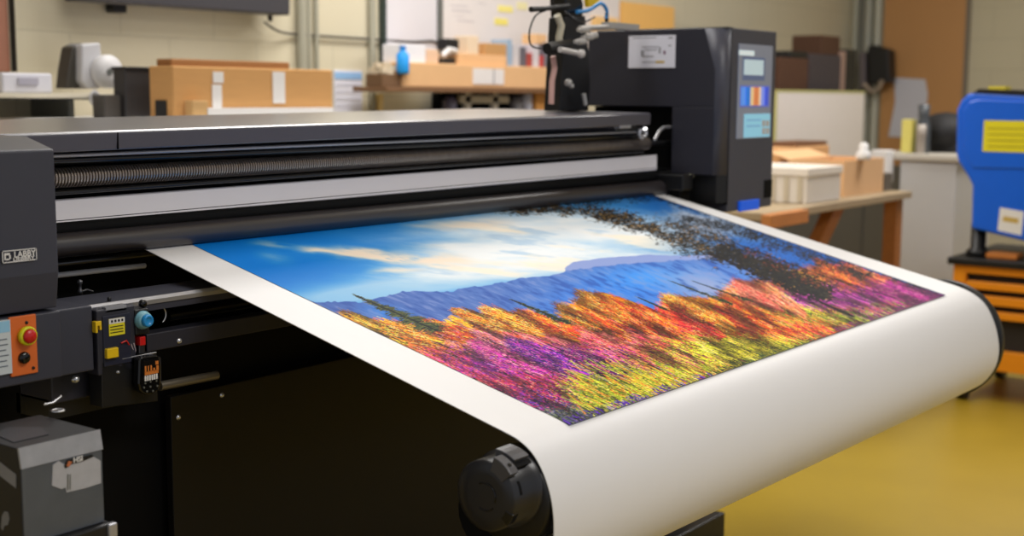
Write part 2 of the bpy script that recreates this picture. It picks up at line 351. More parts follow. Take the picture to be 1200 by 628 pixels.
obj('remote_buttons', sg, greyframe, rmt, kind='stuff')
p = P(187, 452.5, 'y', -.12); q = P(254, 439.5, 'y', -.12); obj('support_rod', MB().tube([p, q], .0072, 20), mat('warm_steel', (125, 119, 108), .35, .6), PR)
# stand: legs and feet
obj('leg', MB().box((-.34, .0, .06), (-.24, .2, .8)), black, PR, bevel=.003)
obj('leg', MB().box((1.60, .0, .06), (1.68, .2, .92)), black, PR, bevel=.003)
xf = P(849, 603, 'z', .07).x
pf = P(850, 600, 'z', .07)
obj('floor_bar', MB().box((-.26, pf.y, .0), (pf.x, pf.y+.09, .07)), black, PR, bevel=.004)
obj('foot', MB().box((1.60, pf.y+.091, .0), (1.68, .55, .07)), black, PR, bevel=.006)
obj('foot', MB().box((-.34, pf.y, .0), (-.27, .55, .07)), black, PR, bevel=.006)
obj('side_plate', MB().box((1.565, -.03, .80), (1.625, .30, 1.005)), deep, PR, bevel=.002)
# carriage pieces at the right end of the gantry
obj('end_clip', MB().box(P(727, 150.5, 'y', -.0)-Vector((0, 0, 0)), P(740, 145.5, 'y', -.0)+Vector((0, .02, 0))), steel, PR, bevel=.002)
rc = P(753, 155, 'y', .02)
obj('ring_clamp', MB().tube([rc+Vector((math.cos(t)*.016, 0, math.sin(t)*.014)) for t in [math.radians(140+20*i) for i in range(14)]], .005, 10), chrome, PR)
obj('link_arm', MB().tube([P(767, 164, 'y', .02), P(773, 153, 'y', .02), P(778, 149, 'y', .02), P(795, 148.5, 'y', .06)], .004, 10), steel, PR)
a = P(806, 211, 'y', -.03); 
obj('cream_latch', MB().tube([P(807, 206, 'y', -.03), P(815, 206, 'y', -.03)], .005, 8).tube([P(814, 199, 'y', -.03), P(815, 213, 'y', -.03)], .005, 8), mat('cream_plastic', (185, 180, 150), .5), PR)
obj('drive_box', MB().box((1.545, -.05, .965), (1.60, .10, 1.005)), black, PR, bevel=.003)
# housing on the right
XH = 1.62; YH = -.115
zt_ = 1.383; zb_ = .905
plan = lambda z, x0: [(x0, -.095, z), (XH+.045, YH, z), (1.93, YH, z), (1.93, .31, z), (x0, .31, z)]
rh = MB()
# upper block, cut away behind where the gantry enters
pu = [(XH, -.095), (XH+.045, YH), (1.72, YH), (1.72, .03), (XH, .03)]
rh.prism([(x, y, 1.003) for x, y in pu], (0, 0, 1.18-1.003))
top = [(XH, -.062, zt_), (XH+.045, YH, zt_+.001), (1.93, YH, zt_+.002), (1.93, .30, zt_), (XH, .30, zt_)]
mid = [(XH, -.095, 1.275), (XH+.045, YH, 1.275), (1.93, YH, 1.275), (1.93, .30, 1.275), (XH, .30, 1.275)]
bot = [(x, y, 1.18) for x, y, z in mid]
rh.add(bot+mid+top, [(0, 1, 2, 3, 4), (14, 13, 12, 11, 10)]+[(k*5+i, k*5+(i+1) % 5, k*5+5+(i+1) % 5, k*5+5+i) for k in (0, 1) for i in range(5)])
rho = obj('right_housing', rh, graphite, PR, bevel=.002)
obj('screen_column', MB().prism([(XH+.046, YH-.0005, zb_), (1.93, YH-.0005, zb_), (1.93, .30, zb_), (1.70, .30, zb_), (1.70, .02, zb_), (XH+.046, .02, zb_)], (0, 0, 1.3845-zb_)), charcoal_light, PR, bevel=.0025)
obj('recess_black_sheet', MB().box((1.66, .032, .93), (1.69, .30, 1.179)), deep, PR)  # black sheet over the column face, makes the notch interior black
fc_ = [(XH-.001, -.0955, 1.003), (XH+.0455, YH-.001, 1.003), (XH+.0455, YH-.001, zt_), (XH-.001, -.0625, zt_-.001), (XH-.001, -.0955, 1.275)]
obj('corner_facet', MB().add(fc_+[(x+.002, y+.002, z) for x, y, z in fc_], [(0, 1, 4), (1, 2, 4), (2, 3, 4), (6, 5, 9), (7, 6, 9), (8, 7, 9)]+[(i, 5+i, 5+(i+1) % 5, (i+1) % 5) for i in range(5)], True), charcoal_light, PR)
obj('column_seam', MB().box((XH+.0445, YH-.0012, zb_+.02), (XH+.047, YH+.01, zt_)), deep, PR)
obj('lower_corner', MB().prism([(XH+.012, -.10, .93), (XH+.045, YH, .93), (XH+.045, .1, .93), (XH+.012, .1, .93)], (0, 0, .085)), black, PR)
A = P(737, 42.5, 'x', XH-.0005); B = P(791, 79.5, 'x', XH-.0005)
wl = obj('warning_label', MB().box((XH-.0022, min(A.y, B.y), B.z), (XH+.001, max(A.y, B.y), A.z)), mat('label_silver', (228, 228, 238), .45), PR, bevel=.001)
sg = MB()
def lx(u, v): return (A.y+(B.y-A.y)*u, A.z+(B.z-A.z)*v)
for (u0, v0, u1, v1) in ((.3, .33, .66, .36), (.28, .45, .34, .62), (.66, .36, .7, .55), (.3, .62, .55, .66), (.1, .04, .6, .07), (.86, .05, .95, .1), (.86, .3, .92, .34), (.3, .8, .6, .83), (.36, .42, .62, .45)):
    y0, z0 = lx(u0, v0); y1, z1 = lx(u1, v1); sg.box((XH-.0028, min(y0, y1), z1), (XH-.002, max(y0, y1), z0))
obj('label_marks', sg, mat('label_ink_grey', (150, 150, 156), .5), wl, kind='stuff')
sg = MB(); y0, z0 = lx(.6, .78); y1, z1 = lx(.78, .85); sg.box((XH-.0028, min(y0, y1), z1), (XH-.002, max(y0, y1), z0)); obj('label_stripe', sg, mat('ochre_ink', (200, 170, 90), .5), wl)
sg = MB(); y0, z0 = lx(.76, .47); y1, z1 = lx(.8, .58); sg.box((XH-.0028, min(y0, y1), z1), (XH-.002, max(y0, y1), z0)); obj('label_dot', sg, mat('maroon_ink', (110, 50, 90), .5), wl)
# touch screen
def pan(x0, y0, x1, y1, d0=.0006, d1=.002, mb=None):
    a = P(x0, y0, 'y', YH-d1); b = P(x1, y1, 'y', YH-d1); return (mb or MB()).box((a.x, YH-d1, b.z), (b.x, YH-d0+.001, a.z))
ts = obj('touch_screen', pan(866.5, 51, 902.5, 161, .0006, .003), mat('screen_grey', (138, 144, 160), .3, emit=.16), PR, bevel=.001)
obj('screen_title', pan(866.8, 58.5, 884, 65.5, .003, .0042), mat('screen_white', (214, 228, 232), .3, emit=.4), ts)
obj('screen_shadow_frame', pan(871, 66.5, 896, 94.5, .003, .0036), mat('screen_blue_grey', (96, 112, 150), .3, emit=.2), ts)
obj('screen_window', pan(872.5, 69.5, 894.5, 88.5, .0036, .0045), mat('screen_pale', (190, 212, 220), .3, emit=.35), ts)
obj('screen_dark_strip', pan(867.5, 100, 901.5, 125.5, .003, .0036), mat('screen_violet', (110, 120, 200), .3, emit=.25), ts)
for i, (x0, x1, c_) in enumerate(((869, 874, (90, 150, 240)), (874, 879, (40, 120, 215)), (880, 883.5, (225, 200, 150)), (883.5, 889, (215, 130, 80)), (889.5, 891.5, (235, 205, 170)), (892, 896, (130, 150, 235)), (896, 900, (60, 85, 210)))):
    obj('screen_icon', pan(x0, 102, x1, 123.5, .0036, .0045), mat('icon_%d' % i, c_, .3, emit=.4), ts)
obj('screen_lower_window', pan(872.5, 133.5, 902, 160, .003, .0042), mat('screen_cyan', (140, 200, 225), .3, emit=.4), ts)
for i in range(4): obj('screen_key', pan(893.5+(i % 2)*4.5, 141+(i//2)*9, 896.8+(i % 2)*4.5, 148+(i//2)*9, .0042, .0048), mat('screen_tan', (175, 170, 165), .3, emit=.2), ts)
obj('screen_rows', pan(875, 140, 892, 141.2, .0042, .0048, pan(875, 147, 891, 148.2, .0042, .0048)), mat('screen_row', (120, 170, 205), .3, emit=.3), ts)
obj('status_light', pan(868, 236, 890, 245, 0, .008), mat('blue_light', (20, 90, 220), .3, emit=.35), PR, bevel=.002)
obj('card_slot', pan(895.5, 211, 904.5, 231, 0, .0012), deep, PR)
obj('top_edge_trim', MB().box((XH+.03, YH+.002, 1.3845), (XH+.06, .29, 1.3865)), greyframe, PR)

# take-up roller: end cap, body and core
cc = Vector((-.165, -.742, .7045))
tr_ = obj('take_up_roller', MB().lathe((-.112, -.738, .688), (1, 0, 0), [(.03, 0), (.060, 0), (.064, .003), (.064, .04), (.03, .042)], 48), black, PR)
tb = MB().lathe(cc, (1, 0, 0), [(.028, -.0005), (.044, 0), (.0465, .002), (.0465, .04), (.0515, .042), (.0515, .08)], 48)
obj('roller_end_cap', tb, mat('end_cap_plastic', (38, 38, 41), .3), tr_)
cu_ = MB()
def arc(c, r, a0, a1, x, rad, n=14):
    return [Vector((x, c.y+r*math.cos(math.radians(a0+(a1-a0)*i/n)), c.z+r*math.sin(math.radians(a0+(a1-a0)*i/n)))) for i in range(n+1)]
obj('moulded_ring', MB().tube(arc(cc, .017, 60, 200, cc.x-.001, 0), .0012, 6).tube(arc(cc, .019, 225, 300, cc.x-.001, 0), .0011, 6), black_gloss, tr_)
# latch and key strip along the top of the roller
def radial(ang, r, x): t = math.radians(ang); return Vector((x, cc.y+r*math.cos(t), cc.z+r*math.sin(t)))
def bar(a0, a1, r0, r1, x0, x1, k=4):
    lo_ = [radial(a0+(a1-a0)*i/k, r1, x0) for i in range(k+1)]+[radial(a1-(a1-a0)*i/k, r0, x0) for i in range(k+1)]
    return MB().prism(lo_, (x1-x0, 0, 0))
obj('key_strip', bar(92, 124, .045, .058, cc.x+.018, -.116), mat('end_cap_grey', (78, 78, 82), .3), tr_, bevel=.0008)
obj('strip_slot', bar(125, 133, .045, .0535, cc.x+.016, -.116), deep, tr_)
lt = obj('latch_block', bar(106, 140, .036, .056, cc.x-.003, cc.x+.014), mat('end_cap_grey', (78, 78, 82), .3), tr_, bevel=.0008)
obj('latch_hole', MB().disc(radial(127, .053, cc.x+.006), (0, math.cos(math.radians(127)), math.sin(math.radians(127))), .0028, .004, 12), black_gloss, tr_)
obj('tab_slot', bar(150, 172, .045, .0475, cc.x+.012, cc.x+.016), deep, tr_)
obj('lower_notch', bar(200, 222, .035, .0478, cc.x-.001, cc.x+.012), black_gloss, tr_, bevel=.001)
obj('roller_core', MB().tube([(-.10, -.70, .655), (1.60, -.70, .63)], .055, 24), deep, tr_)
obj('core_flange', MB().lathe((1.642, -.703, .637), (1, 0, 0), [(.12, 0), (.1415, .003), (.1415, .03), (.12, .035)], 48), black, tr_)
obj('roller_arm', MB().box((1.5, -.70, .60), (1.56, .0, .66)), deep, PR)

# ------------------------------------------------------------------ the printed sheet
TL = math.radians(13.667); CT, ST = math.cos(TL), math.sin(TL)
def on(u, v, h=0.):      # u along the printer, v towards the front, h above the sheet
    return Vector((u, -v*CT - h*ST, .95 - v*ST + h*CT))
pr_r = [(.10, .974), (0, .9495), (-.30, .8766), (-.60, .8036), (-.70, .7793), (-.735, .7705), (-.762, .7615), (-.785, .749), (-.805, .731), (-.822, .704), (-.834, .672), (-.841, .635), (-.839, .602), (-.828, .573), (-.808, .546), (-.778, .525), (-.74, .512), (-.71, .508), (-.69, .508), (-.67, .51)]
pr_l = [(.10, .974), (0, .9495), (-.30, .8766), (-.60, .8036), (-.70, .7793), (-.728, .7725), (-.750, .766), (-.770, .7545), (-.785, .738), (-.797, .716), (-.805, .69), (-.808, .66), (-.806, .63), (-.798, .60), (-.784, .573), (-.76, .55), (-.73, .535), (-.70, .529), (-.68, .528), (-.66, .53)]
def spl(pts, n=8):
    o = []
    for i in range(len(pts)-1):
        p0 = np.array(pts[max(i-1, 0)]); p1 = np.array(pts[i]); p2 = np.array(pts[i+1]); p3 = np.array(pts[min(i+2, len(pts)-1)])
        for k in range(n):
            t = k/n; o.append(tuple(.5*((2*p1)+(-p0+p2)*t+(2*p0-5*p1+4*p2-p3)*t*t+(-p0+3*p1-3*p2+p3)*t**3)))
    o.append(pts[-1]); return o
sl = spl(pr_l); sr = spl(pr_r); NX = 40; vs = []; fs = []; NP = len(sl)
for j in range(NX+1):
    s_ = j/NX
    for i in range(NP):
        y = sl[i][0]*(1-s_)+sr[i][0]*s_; z = sl[i][1]*(1-s_)+sr[i][1]*s_
        yy = max(-.80, min(.1, y)); x0 = -.093+.018*yy; x1 = 1.562+(-yy)*.096
        vs.append((x0+(x1-x0)*s_, y, z))
for j in range(NX):
    for i in range(NP-1): a_ = j*NP+i; fs.append((a_, a_+1, a_+NP+1, a_+NP))
sheet = one('printed_paper_sheet', MB().add(vs, fs, True), paperwhite, 'wide white paper sheet with a colourful landscape print curving over the front roller', 'paper sheet', fix=False)
sm = sheet.modifiers.new('thick', 'SOLIDIFY'); sm.thickness = .0012; sm.offset = 0
es = sheet.modifiers.new('crisp_rim', 'EDGE_SPLIT'); es.split_angle = math.radians(40)

# picture, worked out as a raster over the print (0..1.5 m wide, -0.05..0.78 m deep)
GU, GV = 800, 640; V0, V1 = -.05, .7799
us = np.linspace(0, 1.5, GU); vv = np.linspace(V0, V1, GV); U, V = np.meshgrid(us, vv)
def to_px(U, V):
    X = U-CAM.x; Y = -V*CT-CAM.y; Z = .95-V*ST-CAM.z
    d = X*FW.x+Y*FW.y+Z*FW.z
    return 600+F*(X*RT.x+Y*RT.y+Z*RT.z)/d, 314-F*(X*UP.x+Y*UP.y+Z*UP.z)/d
nn = Vector((0, -ST, CT)); P0 = Vector((0, 0, .95))
def to_uv(px, py):
    px = np.asarray(px, float); py = np.asarray(py, float); a = (px-600)/F; b = (py-314)/F
    rx = FW.x+RT.x*a-UP.x*b; ry = FW.y+RT.y*a-UP.y*b; rz = FW.z+RT.z*a-UP.z*b
    t = ((P0-CAM).dot(nn))/(rx*nn.x+ry*nn.y+rz*nn.z)
    return CAM.x+rx*t, -(CAM.y+ry*t)/CT
PX, PY = to_px(U, V)
def vnoise(x, y, seed):
    r = np.random.default_rng(seed).random((256, 256)); xi = np.floor(x).astype(int); yi = np.floor(y).astype(int); fx = x-xi; fy = y-yi
    fx = fx*fx*(3-2*fx); fy = fy*fy*(3-2*fy); g = lambda a, b: r[b % 256, a % 256]
    return (g(xi, yi)*(1-fx)+g(xi+1, yi)*fx)*(1-fy)+(g(xi, yi+1)*(1-fx)+g(xi+1, yi+1)*fx)*fy
def fbm(x, y, seed, o=5):
    s = 0; a = .5; t = 0
    for k in range(o): s = s+a*vnoise(x, y, seed+k); t += a; x = x*2.03; y = y*2.03; a *= .55
    return s/t
def ss(a, b, x): t = np.clip((x-a)/(b-a), 0, 1); return t*t*(3-2*t)
def gauss(cx, cy, rx, ry, slope=0.): return np.exp(-((PX-cx)/rx)**2-((PY-cy-(PX-cx)*slope)/ry)**2)
def C(r, g, b): return np.array([r, g, b], float)
def mixc(A, B, t): return A*(1-t[..., None])+B*t[..., None]
pic = np.zeros((GV, GU, 3))+C(22, 120, 200)
pic = mixc(pic, C(75, 150, 215), ss(330, 620, PX)*.7)
pic = mixc(pic, C(60, 120, 190), gauss(480, 280, 90, 14, -.1)*.6)
pic = mixc(pic, C(20, 90, 170), ss(660, 800, PX))
pic = mixc(pic, C(22, 44, 84), ss(740, 840, PX)*ss(300, 230, PY)*.75)
# light over the ridge and big bright cloud
pic = mixc(pic, C(150, 195, 228), np.clip(gauss(420, 345, 110, 12, -.1)+gauss(520, 330, 120, 14, -.12)*.9, 0, 1)*.95)
cl = fbm(PX/95, (PY-PX*.10)/13, 3, 6); cl2 = fbm(PX/48, (PY-PX*.14)/8, 9, 5)
bright = gauss(655, 287, 150, 34, -.02)+gauss(600, 265, 90, 16, -.1)*.5+gauss(560, 312, 110, 16, -.1)*.7
pic = mixc(pic, C(160, 196, 222), np.clip(bright*1.3, 0, 1)*.8)
st1 = fbm((PX+PY)/60, (PY-PX*.12)/7, 13, 6); st2 = fbm((PX-PY)/120, (PY+PX*.02)/16, 17, 5)
pic = mixc(pic, C(232, 236, 238), ss(.30, .85, st2*.6+st1*.3+bright*.35)*np.clip(bright*1.7, 0, 1))
pic = mixc(pic, C(150, 184, 214), ss(.50, .72, st1)*.55*np.clip(bright*1.5, 0, 1))
pic = mixc(pic, C(246, 234, 214), ss(.50, .70, cl)*.8*np.clip(bright*1.5-.1, 0, 1))
# long streak of lit cloud on the left
for (x0, y0, x1, y1, w, s_) in ((292, 284, 345, 290, 4, .5), (345, 292, 470, 305, 4.5, .95), (385, 297, 560, 309, 6, 1.), (430, 319, 500, 317, 2.5, .7), (300, 300, 340, 305, 5, .35), (470, 268, 600, 262, 5, .6), (520, 250, 640, 245, 4, .4)):
    dx, dy = x1-x0, y1-y0; L = math.hypot(dx, dy); t = ((PX-x0)*dx+(PY-y0)*dy)/L; dd = ((PX-x0)*(-dy)+(PY-y0)*dx)/L
    m_ = np.exp(-(dd/w+(cl2-.5)*2.5)**2)*ss(-10, 25, t)*ss(L+15, L-30, t)*s_
    pic = mixc(pic, C(236, 222, 205), np.clip(m_*ss(.30, .5, cl2+.1), 0, 1))
# cloud in the dark upper right
m_ = ss(.42, .65, fbm(PX/40, (PY-PX*.3)/12, 21)+.0)*gauss(830, 262, 60, 22, .35)
pic = mixc(pic, C(165, 175, 190), np.clip(m_*1.1, 0, 1))
pic = mixc(pic, C(60, 110, 190), gauss(905, 300, 60, 22, .35)*.7)
# ridges
rx_ = [360, 369, 391, 423, 433, 442, 455, 471, 499, 531, 538, 560, 569, 597, 609, 643, 663, 700, 740, 800, 860, 930, 1120]
ry_ = [352, 355, 354, 355, 352, 350, 347, 342, 342, 342, 338.5, 336, 335, 330, 326, 324, 318, 313, 309, 305, 303, 315, 360]
ridge = np.interp(PX, rx_, ry_)+(vnoise(PX/4, PX*0, 31)-.5)*1.6
far = np.interp(PX, [655, 663, 672, 712, 758, 800, 860, 900, 930], [330, 313, 307.5, 302, 299, 300, 298, 304, 320])+(vnoise(PX/6, PX*0, 33)-.5)*.8
m_ = (PY > far)*(PX > 662)*1.; sky_keep = pic.copy()
pic = mixc(pic, C(142, 158, 205), m_*ss(1000, 930, PX))
ms = ss(-.6, .6, PY-ridge); depth = np.clip((PY-ridge)/45, 0, 1)
sn = fbm((PX+PY*1.2)/26, (PY-PX*.42)/3.2, 41, 5)
mc = np.zeros_like(pic)+C(86, 120, 184)
mc = mixc(mc, C(70, 128, 212), np.clip(depth*1.5, 0, 1)*ss(560, 700, PX))
mc = mixc(mc, C(66, 96, 165), ss(640, 430, PX)*.6)
mc = mixc(mc, C(50, 130, 215), gauss(455, 368, 30, 9, .2)*.8)
mc = mixc(mc, C(70, 150, 232), gauss(760, 326, 60, 16, .0)*.9)
mc = mixc(mc, C(160, 172, 205), gauss(830, 338, 48, 20, .2)*.9)
mc = mixc(mc, C(150, 160, 205), ss(.5, .75, sn)*.45); mc = mixc(mc, C(40, 72, 150), ss(.48, .25, sn)*.55)
pic = mixc(pic, mc, ms)

ys_, xs_ = None, None
def cell(u, v): return (v-V0)/(V1-V0)*(GV-1), u/1.5*(GU-1)
def stamp(u, v, col, r=0):
    """paint colours at print positions, radius r cells"""
    iy, ix = cell(u, v)
    for dy in range(-int(r), int(r)+1):
        for dx in range(-int(r), int(r)+1):
            if dx*dx+dy*dy > r*r+.3: continue
            yy = np.rint(iy+dy).astype(int); xx = np.rint(ix+dx).astype(int); ok = (yy >= 0) & (yy < GV) & (xx >= 0) & (xx < GU)
            pic[yy[ok], xx[ok]] = col[ok] if col.ndim == 2 else col
# foliage skyline in photograph pixels
fx_ = [360, 385, 396, 427, 453, 510, 532, 541, 557, 570, 583, 603, 643, 663, 668, 684, 697, 712, 741, 760, 778, 784, 807, 847, 860, 876, 891, 915, 933, 971, 1003, 1040, 1110]
fy_ = [358, 366, 370, 377, 384, 381, 386, 372, 380, 374, 366, 367, 376, 378, 364, 350, 345, 342, 352, 358, 366, 354, 348, 350, 334, 331, 329, 328, 316, 306, 314, 322, 345]
sky_l = np.interp(PX, fx_, fy_)
zones = [ # cx, cy, rx, ry, weight, colours
 (400, 376, 34, 9, 1.2, [(170,160,60),(120,120,50),(205,170,70),(90,100,50)]),
 (450, 392, 45, 16, 1.3, [(232,160,48),(225,125,40),(240,185,70),(160,95,40)]),
 (505, 405, 50, 16, 1.2, [(226,120,50),(235,150,60),(200,90,60),(150,70,60)]),
 (600, 376, 60, 11, 1.9, [(250,175,40),(245,150,30),(250,200,80),(235,120,30)]),
 (640, 388, 60, 10, 1.2, [(225,90,30),(205,70,35),(240,130,40),(150,60,45)]),
 (715, 354, 42, 12, 2.0, [(250,165,40),(245,130,25),(252,195,70),(240,105,35)]),
 (750, 376, 50, 11, 1.5, [(215,70,35),(235,100,40),(190,55,50),(245,150,60)]),
 (640, 402, 70, 10, 1.1, [(215,110,120),(225,130,130),(200,85,110),(235,150,120)]),
 (720, 400, 60, 14, 1.2, [(220,110,110),(225,80,70),(235,140,120),(200,70,110)]),
 (560, 402, 50, 10, 1.0, [(205,130,150),(225,140,110),(215,110,90),(150,90,130)]),
 (620, 428, 75, 14, 1.5, [(190,50,160),(150,50,180),(215,90,165),(110,40,150)]),
 (700, 430, 60, 16, 1.3, [(175,45,130),(120,40,140),(205,80,130),(70,30,100)]),
 (730, 442, 40, 10, 1.0, [(60,35,90),(95,45,120),(150,55,110),(40,30,60)]),
 (520, 428, 45, 12, 1.2, [(205,70,90),(225,110,70),(180,60,110),(230,90,120)]),
 (600, 458, 60, 12, 1.3, [(190,55,90),(150,50,120),(120,40,110),(215,90,90)]),
 (640, 478, 45, 9, 1.2, [(95,45,140),(150,50,120),(185,60,90),(60,40,80)]),
 (668, 494, 25, 6, 1.4, [(50,60,60),(90,90,120),(40,40,50),(120,130,90)]),
 (738, 466, 42, 15, 1.5, [(165,170,45),(130,150,40),(205,190,70),(80,100,35)]),
 (760, 455, 60, 18, 1.3, [(190,185,55),(225,200,80),(140,150,40),(205,120,60)]),
 (820, 350, 50, 14, 1.4, [(250,175,40),(245,140,30),(250,200,70),(240,110,40)]),
 (815, 376, 60, 15, 1.8, [(230,50,60),(215,35,50),(240,90,60),(235,120,50)]),
 (790, 405, 50, 12, 1.0, [(225,80,60),(240,150,70),(200,70,100),(235,110,90)]),
 (780, 428, 60, 12, 1.1, [(215,130,70),(190,80,100),(230,180,80),(160,60,90)]),
 (850, 415, 60, 14, 1.5, [(215,200,60),(185,185,50),(235,215,90),(110,120,40)]),
 (885, 345, 36, 16, 1.7, [(238,120,100),(235,145,110),(225,95,95),(240,165,130)]),
 (900, 380, 55, 14, 1.6, [(225,60,50),(240,120,50),(205,45,60),(245,160,60)]),
 (940, 372, 40, 10, 1.3, [(190,180,60),(225,190,80),(120,140,50),(235,150,60)]),
 (945, 332, 34, 10, 1.4, [(245,150,50),(240,115,45),(225,90,60),(245,180,90)]),
 (965, 350, 42, 11, 1.8, [(175,50,165),(140,40,150),(205,90,170),(95,35,120)]),
 (1000, 330, 40, 12, 1.2, [(225,100,60),(235,130,70),(190,70,60),(130,50,60)]),
 (1055, 344, 38, 9, 1.8, [(165,35,135),(135,30,125),(195,60,140),(90,25,90)]),
 (1010, 364, 50, 8, 1.2, [(130,40,110),(190,90,90),(85,35,80),(120,130,60)]),
 (985, 376, 40, 6, 1.1, [(130,150,50),(90,120,50),(175,170,60),(50,60,35)]),
]
zc = np.array([z[:2] for z in zones], float); zr_ = np.array([z[2:4] for z in zones], float); zw = np.array([z[4] for z in zones]); zcol = np.array([z[5] for z in zones], float)
# ground colour beneath the strokes
W_ = [z[4]*np.exp(-((PX-z[0])/z[2])**2-((PY-z[1])/z[3])**2)+1e-6 for z in zones]; Wt = sum(W_)
base = sum(w[..., None]*np.mean(np.array(z[5], float), 0) for w, z in zip(W_, zones))/Wt[..., None]
pic = mixc(pic, base*.78, ss(0, 5, PY-sky_l-3))
NS = 46000
sx = RNG.uniform(365, 1108, NS*3); sy = RNG.uniform(305, 498, NS*3); su, sv = to_uv(sx, sy)
ok = (su > 0) & (su < 1.5) & (sv > 0) & (sv < .80) & (sy > np.interp(sx, fx_, fy_)+3); sx, sy, su, sv = [a_[ok][:NS] for a_ in (sx, sy, su, sv)]
n_ = len(sx); order = np.argsort(sy+RNG.normal(0, 5, n_)); sx, sy, su, sv = [a_[order] for a_ in (sx, sy, su, sv)]
jx = sx+RNG.normal(0, 7, n_); jy = sy+RNG.normal(0, 2.5, n_)
wz = zw*np.exp(-((jx[:, None]-zc[:, 0])/zr_[:, 0])**2-((jy[:, None]-zc[:, 1])/zr_[:, 1])**2)+1e-9
wz = wz**1.7; cum = np.cumsum(wz, 1); pick = (cum < (RNG.random(n_)*cum[:, -1])[:, None]).sum(1).clip(0, len(zones)-1)
colr = zcol[pick, np.minimum((RNG.random(n_)**1.3*4).astype(int), 3)]
scl = np.interp(sy, [310, 350, 400, 490], [.5, .7, 1., 1.35])
slope = RNG.normal(.42, .07, n_); slope = np.where(sy > 440, slope+.10, slope); length = RNG.uniform(7, 22, n_)*scl
# feathery bushes pointing up and to the left: base point, tip point, half width, colours
OY = [(250,170,40),(245,140,30),(252,200,80),(235,110,35),(205,75,40),(250,225,130)]
OR = [(235,100,40),(215,70,35),(245,145,50),(190,50,45),(250,180,70),(225,60,50)]
YE = [(232,170,50),(215,190,70),(240,150,45),(170,150,50),(245,205,90),(200,110,45)]
bushes = [((478,402),(404,368),7,YE,700),((520,404),(446,380),9,OY,800),((560,400),(500,380),8,OR,500),((600,388),(538,366),6,OY,900),((640,392),(570,364),8,OY,1200),((680,398),(610,368),9,OR,1100),
 ((706,388),(660,362),7,OY,700),((745,380),(680,344),8,OY,1300),((770,392),(705,350),9,OR,1300),((740,398),(690,372),6,OR,600),((800,396),(745,362),8,OR,700),
 ((840,380),(782,350),8,OY,1200),((865,392),(800,352),9,OY,900),((850,396),(795,362),9,[(232,45,62),(215,35,55),(240,85,70),(150,25,45),(245,140,60)],800),((905,385),(848,350),9,OR,1000),
 ((920,362),(862,331),9,[(238,125,105),(228,100,95),(245,165,135),(225,85,80)],1100),((945,372),(885,330),8,[(240,150,120),(245,180,110),(225,90,70)],800),
 ((975,350),(925,320),7,OY,800),((1000,335),(955,304),5,OR,600),((1040,335),(985,308),5,[(225,110,70),(200,70,70),(235,140,80)],500),
 ((690,440),(600,402),10,[(135,45,180),(170,50,170),(90,40,150),(200,85,170),(60,35,110)],1700),((640,440),(560,405),9,[(215,80,150),(185,50,160),(225,120,165)],1100),((740,446),(670,415),9,[(120,40,120),(70,30,100),(165,50,120),(45,28,60)],1000),
 ((1010,358),(945,335),7,[(175,50,165),(140,40,150),(205,90,170)],900),((1085,350),(1020,330),5,[(165,35,135),(135,30,125),(195,60,140)],900)]
ex = [sx]; ey = [sy]; ec = [colr]; es = [slope]; el = [length]; ez = [sy+RNG.normal(0, 5, n_)]
for (bs, tp, hw, cols, cnt) in bushes:
    t = RNG.random(cnt)**.8; w_ = hw*np.sin(np.pi*np.clip(t*.82+.12, 0, 1))**.8; o_ = RNG.uniform(-1, 1, cnt)*w_
    x = bs[0]+(tp[0]-bs[0])*t*.8-o_*.25; y = bs[1]+(tp[1]-bs[1])*t*.8+o_
    sl0 = (tp[1]-bs[1])/(tp[0]-bs[0]); sc = np.interp(y, [310, 350, 400, 490], [.5, .75, 1., 1.3])
    ci = np.array(cols, float)[RNG.integers(len(cols), size=cnt)]*(1.05-.35*(o_/hw+1)/2)[:, None]
    ex.append(x); ey.append(y); ec.append(ci); es.append(sl0*.9+o_/hw*-.10+RNG.normal(0, .05, cnt)); el.append(RNG.uniform(7, 19, cnt)*sc*(1+.7*(t > .55))); ez.append(y+hw+8+RNG.normal(0, 3, cnt)-t*10)
sx = np.concatenate(ex); sy = np.concatenate(ey); colr = np.concatenate(ec); slope = np.concatenate(es); length = np.concatenate(el); ez = np.concatenate(ez)
order = np.argsort(ez); sx, sy, colr, slope, length = [a_[order] for a_ in (sx, sy, colr, slope, length)]; n_ = len(sx)
colr = colr*RNG.uniform(.70, 1.14, (n_, 1)); dark = RNG.random(n_) < .15; colr[dark] *= .33; lit = RNG.random(n_) < .08; colr[lit] = colr[lit]*.55+np.array([255, 225, 190])*.45
tex = fbm((sy-.42*sx)/5.5, sx/30, 71, 4); colr = (colr*(.50+.78*ss(.25, .66, tex))[:, None]).clip(0, 255)
su, sv = to_uv(sx, sy); eu, ev = to_uv(sx-length, sy-length*slope); K = 24; CH = 14
for c0 in range(0, n_, n_//CH+1):
    q_ = slice(c0, c0+n_//CH+1)
    for k in range(K):
        t = k/K; stamp(su[q_]+(eu[q_]-su[q_])*t, sv[q_]+(ev[q_]-sv[q_])*t, colr[q_], 0)
        if k < K*.5: stamp(su[q_]+.0019+(eu[q_]-su[q_])*t, sv[q_]+(ev[q_]-sv[q_])*t, colr[q_], 0)
def pline(pts, col, w=1, n=400, jit=0.):
    xs = [p_[0] for p_ in pts]; ys = [p_[1] for p_ in pts]; u_, v_ = to_uv(xs, ys); t = np.linspace(0, 1, n); tt = np.linspace(0, 1, len(pts))
    stamp(np.interp(t, tt, u_)+RNG.normal(0, jit, n), np.interp(t, tt, v_)+RNG.normal(0, jit, n), C(*col), w)
